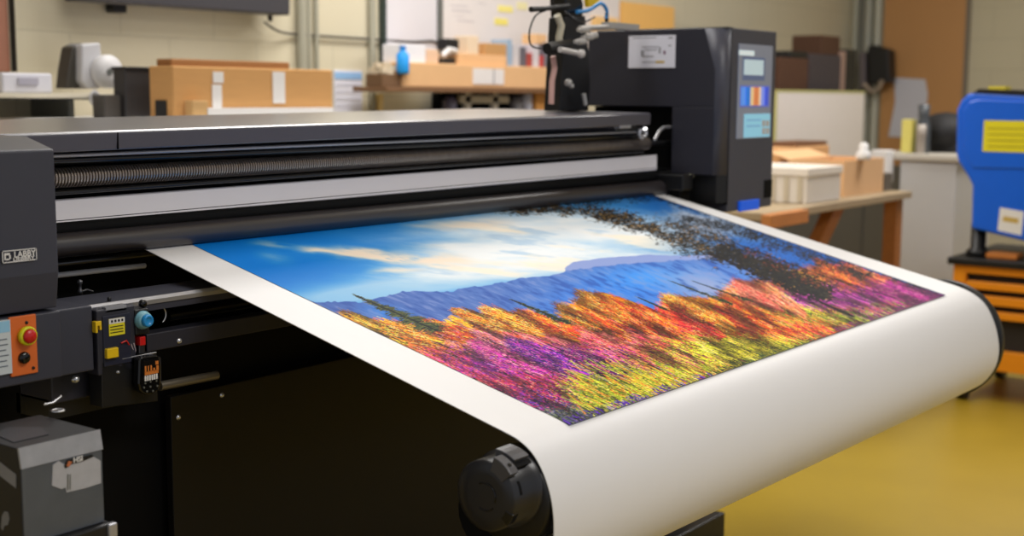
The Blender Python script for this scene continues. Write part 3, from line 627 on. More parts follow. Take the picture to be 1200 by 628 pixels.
# dark stems through the flowers
for _ in range(240):
    x = RNG.uniform(420, 1080); y = RNG.uniform(340, 480); u_, v_ = to_uv(x, y)
    if not (0 < u_ < 1.5 and .0 < v_ < .76 and y > np.interp(x, fx_, fy_)+12): continue
    l = RNG.uniform(.02, .06); t = np.linspace(0, 1, 40); stamp(u_+RNG.normal(0, .12)*l*t, v_-l*t, C(50, 28, 48)*RNG.uniform(.5, 1.3), 0)
for _ in range(700):   # bright blades at the very front
    x = RNG.uniform(680, 900); y = RNG.uniform(430, 490); u_, v_ = to_uv(x, y)
    if not (0 < u_ < 1.5 and .60 < v_ < .78): continue
    l = RNG.uniform(.015, .04); t = np.linspace(0, 1, 30); stamp(u_+RNG.normal(.1, .25)*l*t, v_-l*t, C(*[(225,215,90),(190,200,60),(240,150,60),(90,110,40),(150,170,50)][RNG.integers(5)]), 0)
for _ in range(500):   # violet and dark edge at the front
    uu = RNG.uniform(0, 1.5); l = RNG.uniform(.006, .022); t = np.linspace(0, 1, 16)
    stamp(uu+RNG.normal(0, .3)*l*t, .781-l*t, (C(70, 40, 120) if uu < .4 else C(60, 70, 40) if uu < .9 else C(90, 30, 80))*RNG.uniform(.4, 1.8), 0)
# conifers
def conifer(a, b, w, n=900, cols=((38, 52, 40), (62, 76, 44), (22, 30, 34), (105, 108, 60))):
    u0, v0 = to_uv(*a); u1, v1 = to_uv(*b)
    for _ in range(n):
        t = RNG.random()**.7; s_ = RNG.choice([-1, 1]); uu = u0+(u1-u0)*t; v_ = v0+(v1-v0)*t; l = w*(t*.9+.1)*RNG.uniform(.2, 1.15)*(.6+.4*math.sin(t*38))
        k = np.linspace(0, 1, 14); stamp(uu+s_*l*k, v_+l*RNG.uniform(.05, .5)*k-.004+RNG.normal(0, .004), C(*cols[RNG.integers(4)]), 0)
    pline([a, b], (20, 26, 26), 1, 300)
conifer((417, 347), (512, 388), .042, 1500); conifer((600, 352), (668, 380), .024, 650); conifer((786, 330), (858, 357), .021, 500); conifer((812, 330), (882, 354), .018, 400)
conifer((748, 349), (782, 364), .010, 400, ((90, 95, 50), (62, 76, 44), (50, 60, 40), (125, 118, 60)))
# trees leaning in from the right
def leaves(center, wid, n, cols, rmin=1, rmax=3, spread=1.):
    xs = [p_[0] for p_ in center]; ys = [p_[1] for p_ in center]; tt = np.linspace(0, 1, len(center))
    nc = n//9; t = RNG.random(nc); cx = np.interp(t, tt, xs); cy = np.interp(t, tt, ys); ww_ = np.interp(t, tt, wid)
    cx = cx+RNG.normal(0, 5, nc); cy = cy+RNG.normal(0, .5, nc)*ww_
    for k in range(9):
        x = cx+RNG.normal(0, 3.6, nc)*spread; y = cy+RNG.normal(0, 1.7, nc)*spread; u_, v_ = to_uv(x, y)
        ci = RNG.integers(len(cols), size=nc); col = np.array(cols, float)[ci]*RNG.uniform(.7, 1.25, (nc, 1)); r = RNG.integers(rmin, rmax+1, nc)
        for rr_ in range(rmin, rmax+1): q_ = r == rr_; stamp(u_[q_], v_[q_], col[q_], rr_)
dk = [(24, 26, 28), (36, 35, 32), (18, 20, 28), (48, 44, 36), (24, 24, 24), (30, 30, 30), (20, 22, 26), (84, 70, 46), (150, 120, 70)]
leaves([(590, 248), (640, 243), (690, 246), (740, 258)], [4, 7, 8, 8], 2600, dk, 1, 2)
leaves([(680, 238), (730, 233), (775, 233)], [5, 5, 4], 700, dk[:4], 1, 2)
leaves([(700, 252), (750, 264), (800, 282), (850, 298), (905, 318), (935, 335)], [6, 9, 12, 13, 14, 11], 7600, dk, 1, 2)
leaves([(840, 292), (890, 312), (940, 334), (965, 346)], [10, 12, 10, 6], 3600, dk[:6], 1, 3)
leaves([(785, 262), (820, 272), (860, 285)], [6, 7, 6], 1100, dk, 1, 2)
leaves([(880, 296), (930, 318), (975, 338)], [6, 7, 5], 1300, dk[:4]+[(120, 60, 40)], 1, 2)
leaves([(800, 255), (850, 266), (905, 284), (965, 306), (1020, 328)], [3, 5, 8, 7, 5], 3000, dk[:4], 1, 2)
leaves([(775, 232), (850, 254), (930, 280), (1010, 309), (1080, 336)], [3, 4, 4, 3, 3], 2600, [(14, 18, 34), (24, 26, 40), (34, 24, 40)], 1, 2)
pline([(690, 253), (760, 272), (850, 306), (925, 340), (1000, 372)], (24, 20, 24), 1, 1400)
pline([(830, 296), (925, 338), (1000, 371)], (22, 16, 20), 2, 1400); pline([(860, 285), (960, 322), (1050, 350)], (22, 16, 22), 2, 1400)
pline([(800, 268), (880, 296), (960, 330), (1030, 360)], (30, 22, 26), 1, 1200); pline([(795, 252), (870, 268), (960, 300), (1050, 338)], (22, 20, 28), 1, 1200)
pline([(895, 355), (955, 384)], (60, 24, 30), 0, 300); pline([(905, 352), (930, 372)], (50, 20, 34), 0, 200)
edge = ss(1.5-.010, 1.5, U)*.6; pic = pic*(1-edge[..., None])
pic = pic.clip(0, 255)
# gentle saturation lift, print inks
g_ = pic.mean(-1, keepdims=True); pic = (g_+(pic-g_)*1.16).clip(0, 255)
lc = np.where(pic/255 <= .04045, pic/255/12.92, ((pic/255+.055)/1.055)**2.4)

H = .0007+.0006
co = np.empty((GV, GU, 3)); co[..., 0] = U; co[..., 1] = -V*CT-H*ST; co[..., 2] = .95-V*ST+H*CT-.0004
idx = np.arange(GU*GV).reshape(GV, GU); quads = np.stack([idx[:-1, :-1], idx[1:, :-1], idx[1:, 1:], idx[:-1, 1:]], -1).reshape(-1, 4)
me = bpy.data.meshes.new('printed_landscape'); me.vertices.add(GU*GV); me.vertices.foreach_set('co', co.reshape(-1))
nq = len(quads); me.loops.add(nq*4); me.polygons.add(nq); me.loops.foreach_set('vertex_index', quads.reshape(-1).astype(np.int32))
me.polygons.foreach_set('loop_start', np.arange(0, nq*4, 4, dtype=np.int32)); me.update(calc_edges=True)
at_ = me.color_attributes.new('ink', 'FLOAT_COLOR', 'POINT'); rgba = np.ones((GV*GU, 4), np.float32); rgba[:, :3] = lc.reshape(-1, 3); at_.data.foreach_set('color', rgba.reshape(-1))
pm = bpy.data.materials.new('inkjet_print'); pm.use_nodes = True; nt = pm.node_tree; b_ = nt.nodes['Principled BSDF']
an = nt.nodes.new('ShaderNodeAttribute'); an.attribute_name = 'ink'; nt.links.new(an.outputs['Color'], b_.inputs['Base Color'])
b_.inputs['Roughness'].default_value = .6; b_.inputs['Specular IOR Level'].default_value = .08
me.materials.append(pm); po = bpy.data.objects.new('printed_landscape', me); COL.objects.link(po); po.parent = sheet; po.location = -wloc(sheet)
po['label'] = 'glossy landscape picture of blue sky, mountains and bright autumn flowers'

# ------------------------------------------------------------------ steel box at the lower left
BY = -.36
A = P(22, 520, 'y', BY); B = P(118, 504, 'y', BY); x0, x1, zt2 = A.x, B.x, B.z
zc2 = P(119, 611, 'y', BY).z
bt = thing('steel_control_box', ((x0+x1)/2, BY+.07, 0), 'worn grey steel box with a torn label, below the printer\'s left housing', 'equipment box')
gm = mat('worn_grey_steel', (92, 97, 104), .45, .3, noise=.18, nscale=30)
bb = obj('body', yz([(BY, zc2), (BY, zt2-.022), (BY+.004, zt2), (BY+.13, zt2), (BY+.13, zc2)], x0, x1), mat('dark_box_side', (26, 26, 28), .5), bt, bevel=.001)
obj('front_plate', yz([(BY-.002, zc2), (BY-.002, zt2-.022), (BY, zt2-.022), (BY, zc2)], x0+.001, x1-.001), gm, bt)
obj('top_lip', yz([(BY-.0035, zt2-.024), (BY+.001, zt2+.001), (BY+.004, zt2), (BY-.0005, zt2-.024)], x0, x1), mat('light_worn_steel', (168, 168, 170), .4, .4, noise=.2, nscale=60), bt)
obj('top_smear', MB().prism([(x0+.012, BY+.03, zt2+.0004), (x0+.06, BY+.03, zt2+.0004), (x0+.075, BY+.07, zt2+.0004), (x0+.05, BY+.10, zt2+.0004), (x0+.02, BY+.085, zt2+.0004)], (0, 0, .0006)), mat('scuffed_top', (46, 46, 50), .5), bt)
def bp(x, y, d=.003): return P(x, y, 'y', BY-d)
lb = obj('torn_label', MB().prism([bp(*q_) for q_ in ((62, 545), (69, 540), (75, 544), (88, 540), (100, 536), (108, 534), (118, 540), (118.5, 566), (100, 572), (78, 577), (77, 571), (72, 573), (61, 569))], (0, .0012, 0)), mat('torn_paper', (176, 176, 180), .6, noise=.12, nscale=80), bt)
obj('label_print', MB().prism([bp(*q_, .0036) for q_ in ((75, 546), (79, 539), (94, 536), (108, 532.5), (110, 535), (96, 541), (84, 544), (77, 549))], (0, .001, 0)), black, lb)
obj('label_lines', MB().prism([bp(*q_, .0036) for q_ in ((79, 556), (80.5, 555.6), (80.5, 574), (79, 574.4))], (0, .001, 0)).prism([bp(*q_, .0036) for q_ in ((82, 556), (83, 555.6), (83, 573.4), (82, 573.8))], (0, .001, 0)), greyframe, lb)
text('label_lettering', 'HSI', white, lb, bp(86, 542.5, .0042), (1, 0, 0), (0, 0, 1), .0095, wide=1.)
obj('label_emblem', MB().prism([bp(*q_, .004) for q_ in ((78, 546), (80.5, 540), (85, 541), (81, 547))], (0, .0008, 0)), mat('emblem_orange', (190, 110, 70), .5), lb)
xx = x0-.0005
def sp_(x, y): return P(x, y, 'x', xx)
obj('side_tape', MB().prism([sp_(-20, 526), sp_(18.5, 556), sp_(18.5, 572), sp_(-20, 542)], (.0006, 0, 0)), mat('tape_grey', (140, 140, 142), .5, noise=.1), bt)
obj('paint_chip', MB().prism([sp_(x, y) for x, y in ((2, 605), (5, 599), (9, 600), (11, 608), (9, 615), (5, 616), (3, 622), (1, 618))], (.0006, 0, 0)), mat('chip_grey', (130, 130, 130), .6), bt)
obj('hasp', MB().tube([P(52, 474, 'y', BY+.09), P(62, 472, 'y', BY+.09), P(72, 464, 'y', BY+.09)], .0015, 6), chrome, bt)
obj('cable_eye', MB().tube([P(68, 481, 'y', BY+.10)+Vector((math.cos(t)*.008, math.sin(t)*.008, 0)) for t in [i*math.pi/6 for i in range(13)]], .0014, 6), chrome, bt)
obj('pedestal', MB().box((x0-.004, BY-.012, 0), (x1+.006, BY+.13, zc2-.001)), black, bt, bevel=.003)
obj('corner_catch', MB().box((x1-.004, BY-.016, zc2-.02), (x1+.009, BY-.006, zc2-.001)), steel, bt, bevel=.002)

# ------------------------------------------------------------------ camera arm standing behind the gantry
AY = .17
def ap(x, y, d=0.): return P(x, y, 'y', AY+d)
ar = thing('inspection_arm', ap(672, 124), 'black upright instrument arm with cables and pale knobs, standing on the printer beam', 'instrument arm')
zb2 = 1.168
pb = ap(672, 120)
m_ = MB().prism([ap(662, 20), ap(686, 18), ap(690, 60), ap(692, 100), ap(690, 120), ap(656, 120), ap(660, 60)], (0, .05, 0))
m_.v = [(x, y, zb2 if z < zb2+.03 else z) for x, y, z in m_.v]
obj('column', m_, black, ar, bevel=.003)
obj('head', MB().prism([ap(662, -12), ap(678, -14), ap(684, 4), ap(683, 22), ap(664, 20)], (0, .05, 0)), black_gloss, ar, bevel=.004)
obj('cross_arm', MB().tube([ap(622, 11), ap(640, 10), ap(666, 7)], [.007, .006, .007], 12), black, ar)
obj('front_bar', MB().tube([ap(641, 57, -.03), ap(668, 52, -.03)], .014, 12), black, ar)
obj('pale_lever', MB().tube([ap(656, 58, -.05), ap(676, 62, -.05)], .007, 12).ball(ap(681, 63, -.05), .011), mat('pale_knob', (205, 200, 195), .35), ar)
obj('hose', MB().tube([ap(653, 18, -.01), ap(658, 30, -.01), ap(655, 44, -.01), ap(656, 52, -.01)], .009, 10), mat('cream_hose', (205, 198, 175), .5), ar)
for (x, y) in ((681, 35), (686, 44), (677, 49), (691, 42)):
    obj('knob', MB().disc(ap(x, y, -.07), (1, -.3, .1), .008, .022, 14).disc(ap(x-4, y, -.07), (1, -.3, .1), .005, .012, 12), mat('nickel', (188, 186, 184), .3, .3), ar)
obj('rail', MB().tube([ap(680, 33, -.05), ap(722, 31, -.05)], .007, 10).box(ap(716, 33, -.06), ap(738, 29, -.03)), mat('nickel', (188, 186, 184), .3, .3), ar)
obj('spring_hose', MB().tube([ap(648, 66), ap(650, 80), ap(647, 95), ap(646, 122)], .007, 10), mat('pink_hose', (215, 170, 160), .5), ar)
cable = [ap(640, 12), ap(628, 18), ap(621, 34), ap(621, 50), ap(628, 56), ap(645, 56)]
obj('cable', MB().tube(spl([tuple(c_) for c_ in cable], 5), .0022, 8), black, ar)
obj('cable', MB().tube(spl([tuple(c_) for c_ in (ap(652, -10), ap(648, 4), ap(660, 12), ap(680, 26), ap(697, 20))], 5), .0022, 8), black, ar)
obj('blue_cable', MB().tube(spl([tuple(c_) for c_ in (ap(676, 14, -.02), ap(690, 12, -.02), ap(704, 4, -.02), ap(711, 12, -.02), ap(710, 22, -.02))], 5), .0048, 8), mat('blue_cable', (30, 130, 200), .35), ar)
obj('cable_plug', MB().tube([ap(711, 16, -.02), ap(711, 30, -.02)], .005, 10), black, ar)
obj('yellow_tag', MB().prism([ap(688, -8), ap(702, -6), ap(702, 7), ap(690, 8)], (0, .012, 0)), yellow, ar)
obj('clamp', MB().ball(ap(666, 97, -.03), .010).ball(ap(670, 101, -.03), .006), mat('nickel', (188, 186, 184), .3, .3), ar)
obj('clamp', MB().tube([ap(684, 110, -.03), ap(686, 123, -.03)], .006, 10), mat('nickel', (188, 186, 184), .3, .3), ar)

# ------------------------------------------------------------------ back wall, left part
W = YB
def wslab(x0, y0, x1, y1, depth=.02, Y=None): return slab((x0, y0), (x1, y1), 'y', (YB-.001 if Y is None else Y), -depth)
nb = thing('notice_board', P(5, 80, 'y', YB-.03), 'reddish brown board with a dark frame at the far left of the back wall', 'notice board')
obj('panel', wslab(-60, -30, 9, 84, .015), mat('reddish_brown', (150, 100, 78), .6, noise=.1), nb); obj('frame', wslab(8.5, -30, 14, 84, .03), mat('dark_frame', (52, 48, 44), .5), nb, bevel=.003)
# screen hanging at the top of the picture
mt = thing('wall_monitor', P(220, 8, 'y', YB-.12), 'dark grey wall monitor seen from below at the top left', 'monitor')
a = P(122, 2, 'y', YB-.12); b = P(338, 11, 'y', YB-.12)
obj('screen_case', MB().box((a.x-.1, YB-.13, a.z-.002), (b.x, YB-.05, a.z+.6)), mat('monitor_case', (58, 56, 60), .4), mt, bevel=.006)
obj('wall_bracket', MB().box((P(134, 5, 'y', YB-.05).x, YB-.05, P(134, 15, 'y', YB-.03).z), (P(149, 5, 'y', YB-.05).x, YB, a.z+.02)), black, mt, bevel=.004)
pbk = P(312, 14, 'y', YB-.04)
obj('cable_gland', MB().lathe((pbk.x, YB-.06, pbk.z-.035), (0, 0, 1), [(.008, 0), (.010, .02), (.022, .04), (.024, .06)], 14), black, mt)
cbp = [P(310, 26, 'y', YB-.03), P(325, 36, 'y', YB-.03), P(345, 40, 'y', YB-.012), P(390, 43, 'y', YB-.012), P(445, 46.5, 'y', YB-.012), P(485, 49, 'y', YB-.02), P(508, 48, 'y', YB-.02), P(520, 56, 'y', YB-.03), P(530, 55, 'y', YB-.05)]
one('wall_cable', MB().tube(spl([tuple(c_) for c_ in cbp], 5), .0045, 8), mat('grey_cable', (62, 58, 54), .5), 'dark cable running along the back wall from the monitor to the whiteboards', 'cable')
# conduits
for (x, r, lab) in ((354, .020, 'thick grey conduit up the wall, left of two thin conduits'), (362, .010, 'thin grey wall conduit, in the middle of three by the big carton'), (371, .010, 'thin grey wall conduit, rightmost of three by the big carton'), (436, .014, 'grey conduit beside the left whiteboard frame')):
    p = P(x, 60, 'y', YB-r); one('wall_conduit', MB().tube([(p.x, YB-r, .5), (p.x, YB-r, ZC)], r, 12), mat('conduit_grey', (160, 157, 140), .45), lab, 'conduit', 'conduits on the back wall')
# shelf on the left
zs = P(60, 109.5, 'y', 1.72).z
sh = thing('wall_shelf', (P(40, 109, 'y', 1.8).x, 1.85, zs), 'narrow cream wall shelf carrying a white tray at the far left', 'shelf')
xe = P(137, 108, 'y', 1.72).x
obj('board', MB().box((.2, 1.72, zs-.014), (xe, YB, zs)), mat('cream_shelf', (206, 198, 178), .5), sh, bevel=.002); obj('edge_strip', MB().box((.2, 1.722, zs-.018), (xe-.002, 1.735, zs-.0135)), black, sh)
obj('bracket', MB().box((xe-.12, 1.80, zs-.10), (xe-.10, YB, zs-.0145)), greyframe, sh)
bx_ = P(2, 85, 'y', 1.75); bx2 = P(62, 107, 'y', 1.75)
wt = thing('white_tray', ((bx_.x+bx2.x)/2, 1.8, zs), 'white box tray sitting on the narrow shelf under the brown board', 'tray')
obj('body', MB().box((bx_.x, 1.75, zs), (bx2.x, 1.93, bx_.z)), mat('tray_white', (205, 204, 212), .5), wt, bevel=.006)
obj('handle', MB().box((bx_.x+.05, 1.745, zs+.025), (bx2.x-.05, 1.752, zs+.045)), mat('tray_grey', (165, 162, 175), .5), wt)
tv = thing('tape_dispenser', P(112, 105, 'y', 1.78), 'pale grey tape machine with a round drum standing at the right end of the shelf', 'tape machine')
cx = P(122, 84, 'y', 1.78)
a = P(97, 50, 'y', 1.8); b = P(112, 104, 'y', 1.8)
obj('body', MB().prism([P(96, 52, 'y', 1.78), P(118, 50, 'y', 1.78), P(120, 80, 'y', 1.78), P(118, 104, 'y', 1.78), P(103, 104, 'y', 1.78), P(96, 95, 'y', 1.78)], (0, .08, 0)), mat('machine_grey', (188, 187, 190), .5), tv, bevel=.006)
obj('drum', MB().lathe((cx.x, 1.785, cx.z), (0, -1, 0), [(.050, 0), (.052, .01), (.052, .03), (.012, .032)], 28), mat('drum_grey', (198, 196, 196), .5), tv); obj('hub', MB().disc((cx.x, 1.7535, cx.z), (0, -1, 0), .010, .006), greyframe, tv)
obj('motor', MB().prism([P(85, 55, 'y', 1.81), P(96, 50, 'y', 1.81), P(98, 103, 'y', 1.81), P(78, 104, 'y', 1.81), P(80, 84, 'y', 1.81)], (0, .06, 0)), mat('machine_dark', (60, 56, 50), .5), tv, bevel=.005)
obj('pull_cord', MB().tube([P(111, 115, 'y', 1.715)+Vector((math.cos(t)*.016, 0, math.sin(t)*.02)) for t in [i*math.pi/8 for i in range(17)]], .004, 8).tube([P(111, 105, 'y', 1.715), P(111, 112, 'y', 1.715)], .003, 8), mat('machine_grey', (188, 187, 190), .5), tv)
# dark speaker-like bin and big carton, on a low white bench
zw_ = P(300, 139, 'y', 1.35).z
bn = thing('white_bench', ((P(300, 128, 'y', 1.35)).x, 1.6, 0), 'white topped bench behind the printer beam carrying the big brown carton', 'bench')
xb0 = P(118, 128, 'y', 1.35).x; xb1 = P(437, 126, 'y', 1.35).x
obj('top', MB().box((xb0, 1.33, zw_-.03), (xb1, YB-.01, zw_)), white, bn, bevel=.003)
for (x, y) in ((xb0+.05, 1.37), (xb1-.09, 1.37), (xb0+.05, 1.9), (xb1-.09, 1.9)): obj('leg', MB().box((x, y, 0), (x+.04, y+.04, zw_-.03)), greyframe, bn)
A = P(146, 79, 'y', 1.60); B = P(212, 135, 'y', 1.60)
dkb = thing('black_bin', ((A.x+B.x)/2, 1.65, zw_), 'black rectangular bin between the narrow shelf and the big brown carton', 'bin')
obj('body', MB().box((A.x, 1.60, zw_), (B.x-.02, 1.66, A.z)), mat('bin_black', (42, 39, 39), .5), dkb, bevel=.006)
obj('side_panel', MB().box((P(122, 110, 'y', 1.62).x, 1.62, zw_), (A.x-.002, 1.68, P(119, 111, 'y', 1.6).z)), mat('bin_grey', (70, 66, 62), .5), dkb, bevel=.003)
obj('rim', MB().box((A.x-.003, 1.596, A.z-.008), (B.x-.018, 1.664, A.z+.003)), black, dkb, bevel=.002)
YC = 1.42; A = P(202, 77, 'y', YC); B = P(390, 128, 'y', YC)
cbx = thing('large_carton', ((A.x+B.x)/2, YC+.12, zw_), 'large brown cardboard carton with white tape strips on the white bench', 'cardboard box')
obj('body', MB().box((A.x, YC, zw_+.001), (B.x, YC+.11, A.z)), carton, cbx, bevel=.004)
obj('flap', MB().box((A.x+.02, YC+.03, A.z), (A.x+.50, YC+.10, A.z+.022)), mat('flap_brown', (150, 104, 58), .8), cbx, bevel=.004)
for (x0_, y0_, x1_, y1_) in ((319, 84, 333, 121),): obj('tape', MB().box((P(x0_, y0_, 'y', YC).x, YC-.003, P(x0_, y1_, 'y', YC).z), (P(x1_, y0_, 'y', YC).x, YC+.001, P(x0_, y0_, 'y', YC).z)), white, cbx)
obj('tape', MB().box((P(249, 84, 'y', YC).x, YC-.003, P(249, 97, 'y', YC).z), (P(261, 84, 'y', YC).x, YC+.001, P(249, 84, 'y', YC).z)), white, cbx)
obj('tape', MB().box((P(248, 99, 'y', YC).x, YC-.003, zw_+.004), (P(259, 99, 'y', YC).x, YC+.001, P(248, 99, 'y', YC).z)), white, cbx)
obj('dark_patch', MB().box((A.x-.004, YC+.03, zw_+.004), (A.x+.001, YC+.08, zw_+.055)), black, cbx)
YC2 = 1.38
A = P(241, 126, 'y', YC2); B = P(390, 134, 'y', YC2)
one('white_paper_stack', MB().box((A.x, 1.375, zw_+.0005), (B.x, YC-.006, P(320, 126.5, 'y', 1.375).z)), white, 'flat white paper stack lying along the front of the big carton', 'paper stack', bevel=.001)
A = P(219, 118, 'y', 1.40); B = P(239, 136, 'y', 1.40)
one('small_tan_box', MB().box((A.x, 1.375, zw_+.0005), (B.x-.004, 1.412, A.z)), mat('tan_card', (205, 165, 110), .8), 'small tan box in front of the lower left of the big carton', 'small box', bevel=.002)
# calendar page
A = P(391, 82, 'y', YB-.003); B = P(424, 132, 'y', YB-.003)
cal = one('wall_planner', MB().box((A.x, YB-.006, B.z-.05), (B.x, YB-.001, A.z)), mat('planner_paper', (214, 214, 226), .6), 'pale paper planner with a blue heading on the wall right of the big carton', 'wall planner')
obj('heading', MB().box((A.x+.002, YB-.008, A.z-.035), (B.x-.002, YB-.0055, A.z-.008)), mat('planner_blue', (140, 180, 222), .6), cal)
g = MB()
for i in range(5): g.box((A.x+.01, YB-.0075, A.z-.06-.028*i), (B.x-.01, YB-.0055, A.z-.058-.028*i))
obj('rows', g, mat('planner_line', (190, 190, 205), .6), cal)
A = P(437, 110, 'y', YB); B = P(443, 130, 'y', YB)
one('door_stop_strip', MB().box((A.x, YB-.03, 0), (B.x, YB-.001, A.z)), mat('cream_yellow', (232, 210, 150), .5), 'short cream yellow strip low on the wall beside the shelf end', 'strip')

# ------------------------------------------------------------------ whiteboards
wb = thing('whiteboard', P(478, 30, 'y', YB), 'narrow whiteboard with a dark green left edge, left of the wide one', 'whiteboard', 'whiteboards on the back wall')
obj('panel', wslab(447, -40, 509, 76, .015), whiteboard_m, wb); obj('frame', wslab(443.5, -40, 447.2, 90, .03), mat('dark_green_frame', (48, 60, 56), .4), wb); obj('frame', wslab(509, -40, 514, 60, .025), greyframe, wb)
wb2 = thing('whiteboard', P(600, 30, 'y', YB), 'wide whiteboard with notes and yellow stickers above the long carton', 'whiteboard', 'whiteboards on the back wall')
obj('panel', wslab(514.5, -40, 722, 76, .015), mat('whiteboard_warm', (220, 214, 212), .35, noise=.02), wb2)
sgm = MB()
for i, (x0_, y0_, x1_, y1_) in enumerate(((528, 6, 548, 7.4), (530, 12, 552, 13.2), (532, 18, 545, 19.2), (560, 3, 570, 4.2), (536, 24, 556, 25))): 
    a = P(x0_, y0_, 'y', YB-.017); b = P(x1_, y1_, 'y', YB-.017); sgm.box((a.x, YB-.0165, min(a.z, b.z)-.002), (b.x, YB-.0145, max(a.z, b.z)))
obj('handwriting', sgm, mat('faint_marker', (178, 172, 178), .5), wb2)
for (x0_, y0_, x1_, y1_, c_) in ((584, 6, 601, 15, (236, 224, 130)), (580, 21, 595, 30, (232, 218, 110)), (606, 2, 618, 12, (228, 220, 170))):
    a = P(x0_, y0_, 'y', YB-.018); b = P(x1_, y1_, 'y', YB-.018)
    one('sticky_note', MB().box((a.x, YB-.018, b.z), (b.x, YB-.0152, a.z)), mat('note_%d' % x0_, c_, .7), {584: 'yellow sticky note, upper of the two at the middle of the wide whiteboard', 580: 'yellow sticky note, lower of the two at the middle of the wide whiteboard', 606: 'pale cream note to the right of the yellow notes on the whiteboard'}[x0_], 'sticky note', 'notes on the wide whiteboard')
a = P(686, -30, 'y', YB-.02); b = P(784, 44, 'y', YB-.02)
ob_ = one('orange_notice', MB().box((P(724, 4, 'y', YB).x, YB-.03, b.z-.1), (P(785, 4, 'y', YB).x, YB, P(750, 5, 'y', YB).z)), mat('orange_board', (236, 184, 104), .6), 'plain pale orange board on the wall above the right housing', 'board')
one('orange_notice', MB().box((P(696, 4, 'y', YB-.03).x, YB-.04, b.z-.1), (P(723, 4, 'y', YB-.03).x, YB-.0165, P(700, 20, 'y', YB).z)), mat('orange_board_deep', (240, 196, 128), .6), 'small pale orange board behind the instrument arm', 'board')

# ------------------------------------------------------------------ shelf with cartons under the whiteboards
SY = 1.80; z0_ = P(560, 103, 'y', SY).z
s2 = thing('storage_shelf', (P(540, 103, 'y', SY).x, 1.8, z0_), 'brown wooden wall shelf under the whiteboards carrying the long carton', 'shelf')
xa = P(449, 100, 'y', SY).x; xb = P(690, 100, 'y', SY).x
obj('board', MB().box((xa, SY-.02, z0_-.02), (xb, YB-.035, z0_)), mat('shelf_brown', (120, 86, 56), .6, noise=.1), s2, bevel=.002)
def sbox(name, x0_, y0_, x1_, zbase, Y, dep, m, label, cat, group=None, y1_=None, bevel=.003):
    a = P(x0_, y0_, 'y', Y); b = P(x1_, y0_, 'y', Y); zt_ = P((x0_+x1_)/2, y0_, 'y', Y).z
    return one(name, MB().box((a.x, Y, zbase), (b.x, Y+dep, zt_)), m, label, cat, group, bevel=bevel), zt_
t_ = thing('long_carton', (P(560, 100, 'y', SY).x, SY+.1, z0_), 'very long pale cardboard carton with a white label on the wooden shelf', 'cardboard box')
a = P(472, 76, 'y', SY); b = P(668, 76, 'y', SY); zl = P(560, 76, 'y', SY).z
obj('body', MB().box((a.x, SY, z0_+.0005), (b.x, SY+.12, zl)), carton_pale, t_, bevel=.004)
a2 = P(554, 80, 'y', SY); b2 = P(590, 99, 'y', SY)
lw = obj('label', MB().box((a2.x, SY-.003, b2.z), (b2.x, SY+.001, a2.z)), mat('label_pale', (226, 222, 222), .6), t_)
obj('label_line', MB().box(((a2.x+b2.x)/2+.03, SY-.004, b2.z), ((a2.x+b2.x)/2+.04, SY-.0028, a2.z)), mat('line_grey', (165, 165, 170), .6), lw)
cbn = thing('scrap_bin', (P(458, 99, 'y', SY+.02).x, SY+.08, z0_), 'open brown scrap box full of offcuts at the left end of the wooden shelf', 'scrap box')
a = P(448, 84, 'y', SY+.01); b = P(470, 84, 'y', SY+.01)
obj('tray', MB().box((a.x, SY+.01, z0_+.0005), (b.x, SY+.10, z0_+.05)), mat('scrap_brown', (110, 80, 52), .7), cbn, bevel=.003)
sc = MB()
for i in range(12): c = Vector((random.uniform(a.x+.02, b.x-.02), SY+random.uniform(.02, .09), z0_+.055+random.random()*.03)); sc.box(c-Vector((.02, .012, .008)), c+Vector((.02, .012, .012)))
obj('offcuts', sc, mat('offcut', (205, 190, 165), .7, noise=.2), cbn, kind='stuff')
sbox('white_box', 472, 52, 499, zl+.0005, SY+.02, .11, mat('box_white', (232, 232, 238), .5), 'white box standing on the left end of the long carton', 'box')
bo = thing('blue_bottle', P(466, 78, 'y', SY-.0), 'small bright blue bottle at the left end of the wooden shelf', 'bottle')
bc = P(465.5, 82, 'y', SY+.03); bt_ = P(465.5, 57, 'y', SY+.03).z
obj('body', MB().lathe((bc.x, SY+.0, z0_+.051), (0, 0, 1), [(.024, 0), (.026, .01), (.026, (bt_-z0_-.05)*.75), (.012, (bt_-z0_-.05)*.9), (.012, bt_-z0_-.052)], 20), mat('bright_blue', (28, 150, 230), .35), bo); obj('cap', MB().disc((bc.x, SY, bt_-.002), (0, 0, 1), .014, .012), mat('bright_blue_cap', (20, 130, 215), .35), bo)
sbox('small_carton', 499.5, 58, 514, zl+.0005, SY+.02, .1, mat('pinkish_card', (226, 190, 160), .8), 'small pinkish carton right of the white box on the long carton', 'cardboard box')
gun = thing('label_gun', P(530, 74, 'y', SY+.05), 'black hand labeller with a white grip standing on the long carton', 'tool')
gx = P(530, 60, 'y', SY+.05)
def gp(x, y, d=0): return P(x, y, 'y', SY+.05+d)
obj('head', MB().box(gp(523, 58), gp(538, 46)+Vector((0, .05, 0))), black, gun, bevel=.004)
zz = MB().box((gp(515, 70).x, SY+.05, zl+.0005), (gp(536, 70).x, SY+.10, gp(520, 68).z)); obj('base', zz, black, gun, bevel=.004)
obj('grip', MB().tube([gp(518, 66, -.005), gp(526, 58, -.005), gp(534, 60, -.005)], .012, 12), mat('grip_white', (215, 212, 210), .4), gun)
fc = sbox('flat_carton', 538, 64, 594, zl+.0005, SY+.03, .12, carton_pale, 'flat tan carton lying on top of the long carton', 'cardboard box')[1]
sbox('brown_carton', 569, 51, 594, fc+.0005, SY+.04, .10, mat('brown_card', (190, 145, 92), .8), 'brown carton on the right end of the flat carton', 'cardboard box')
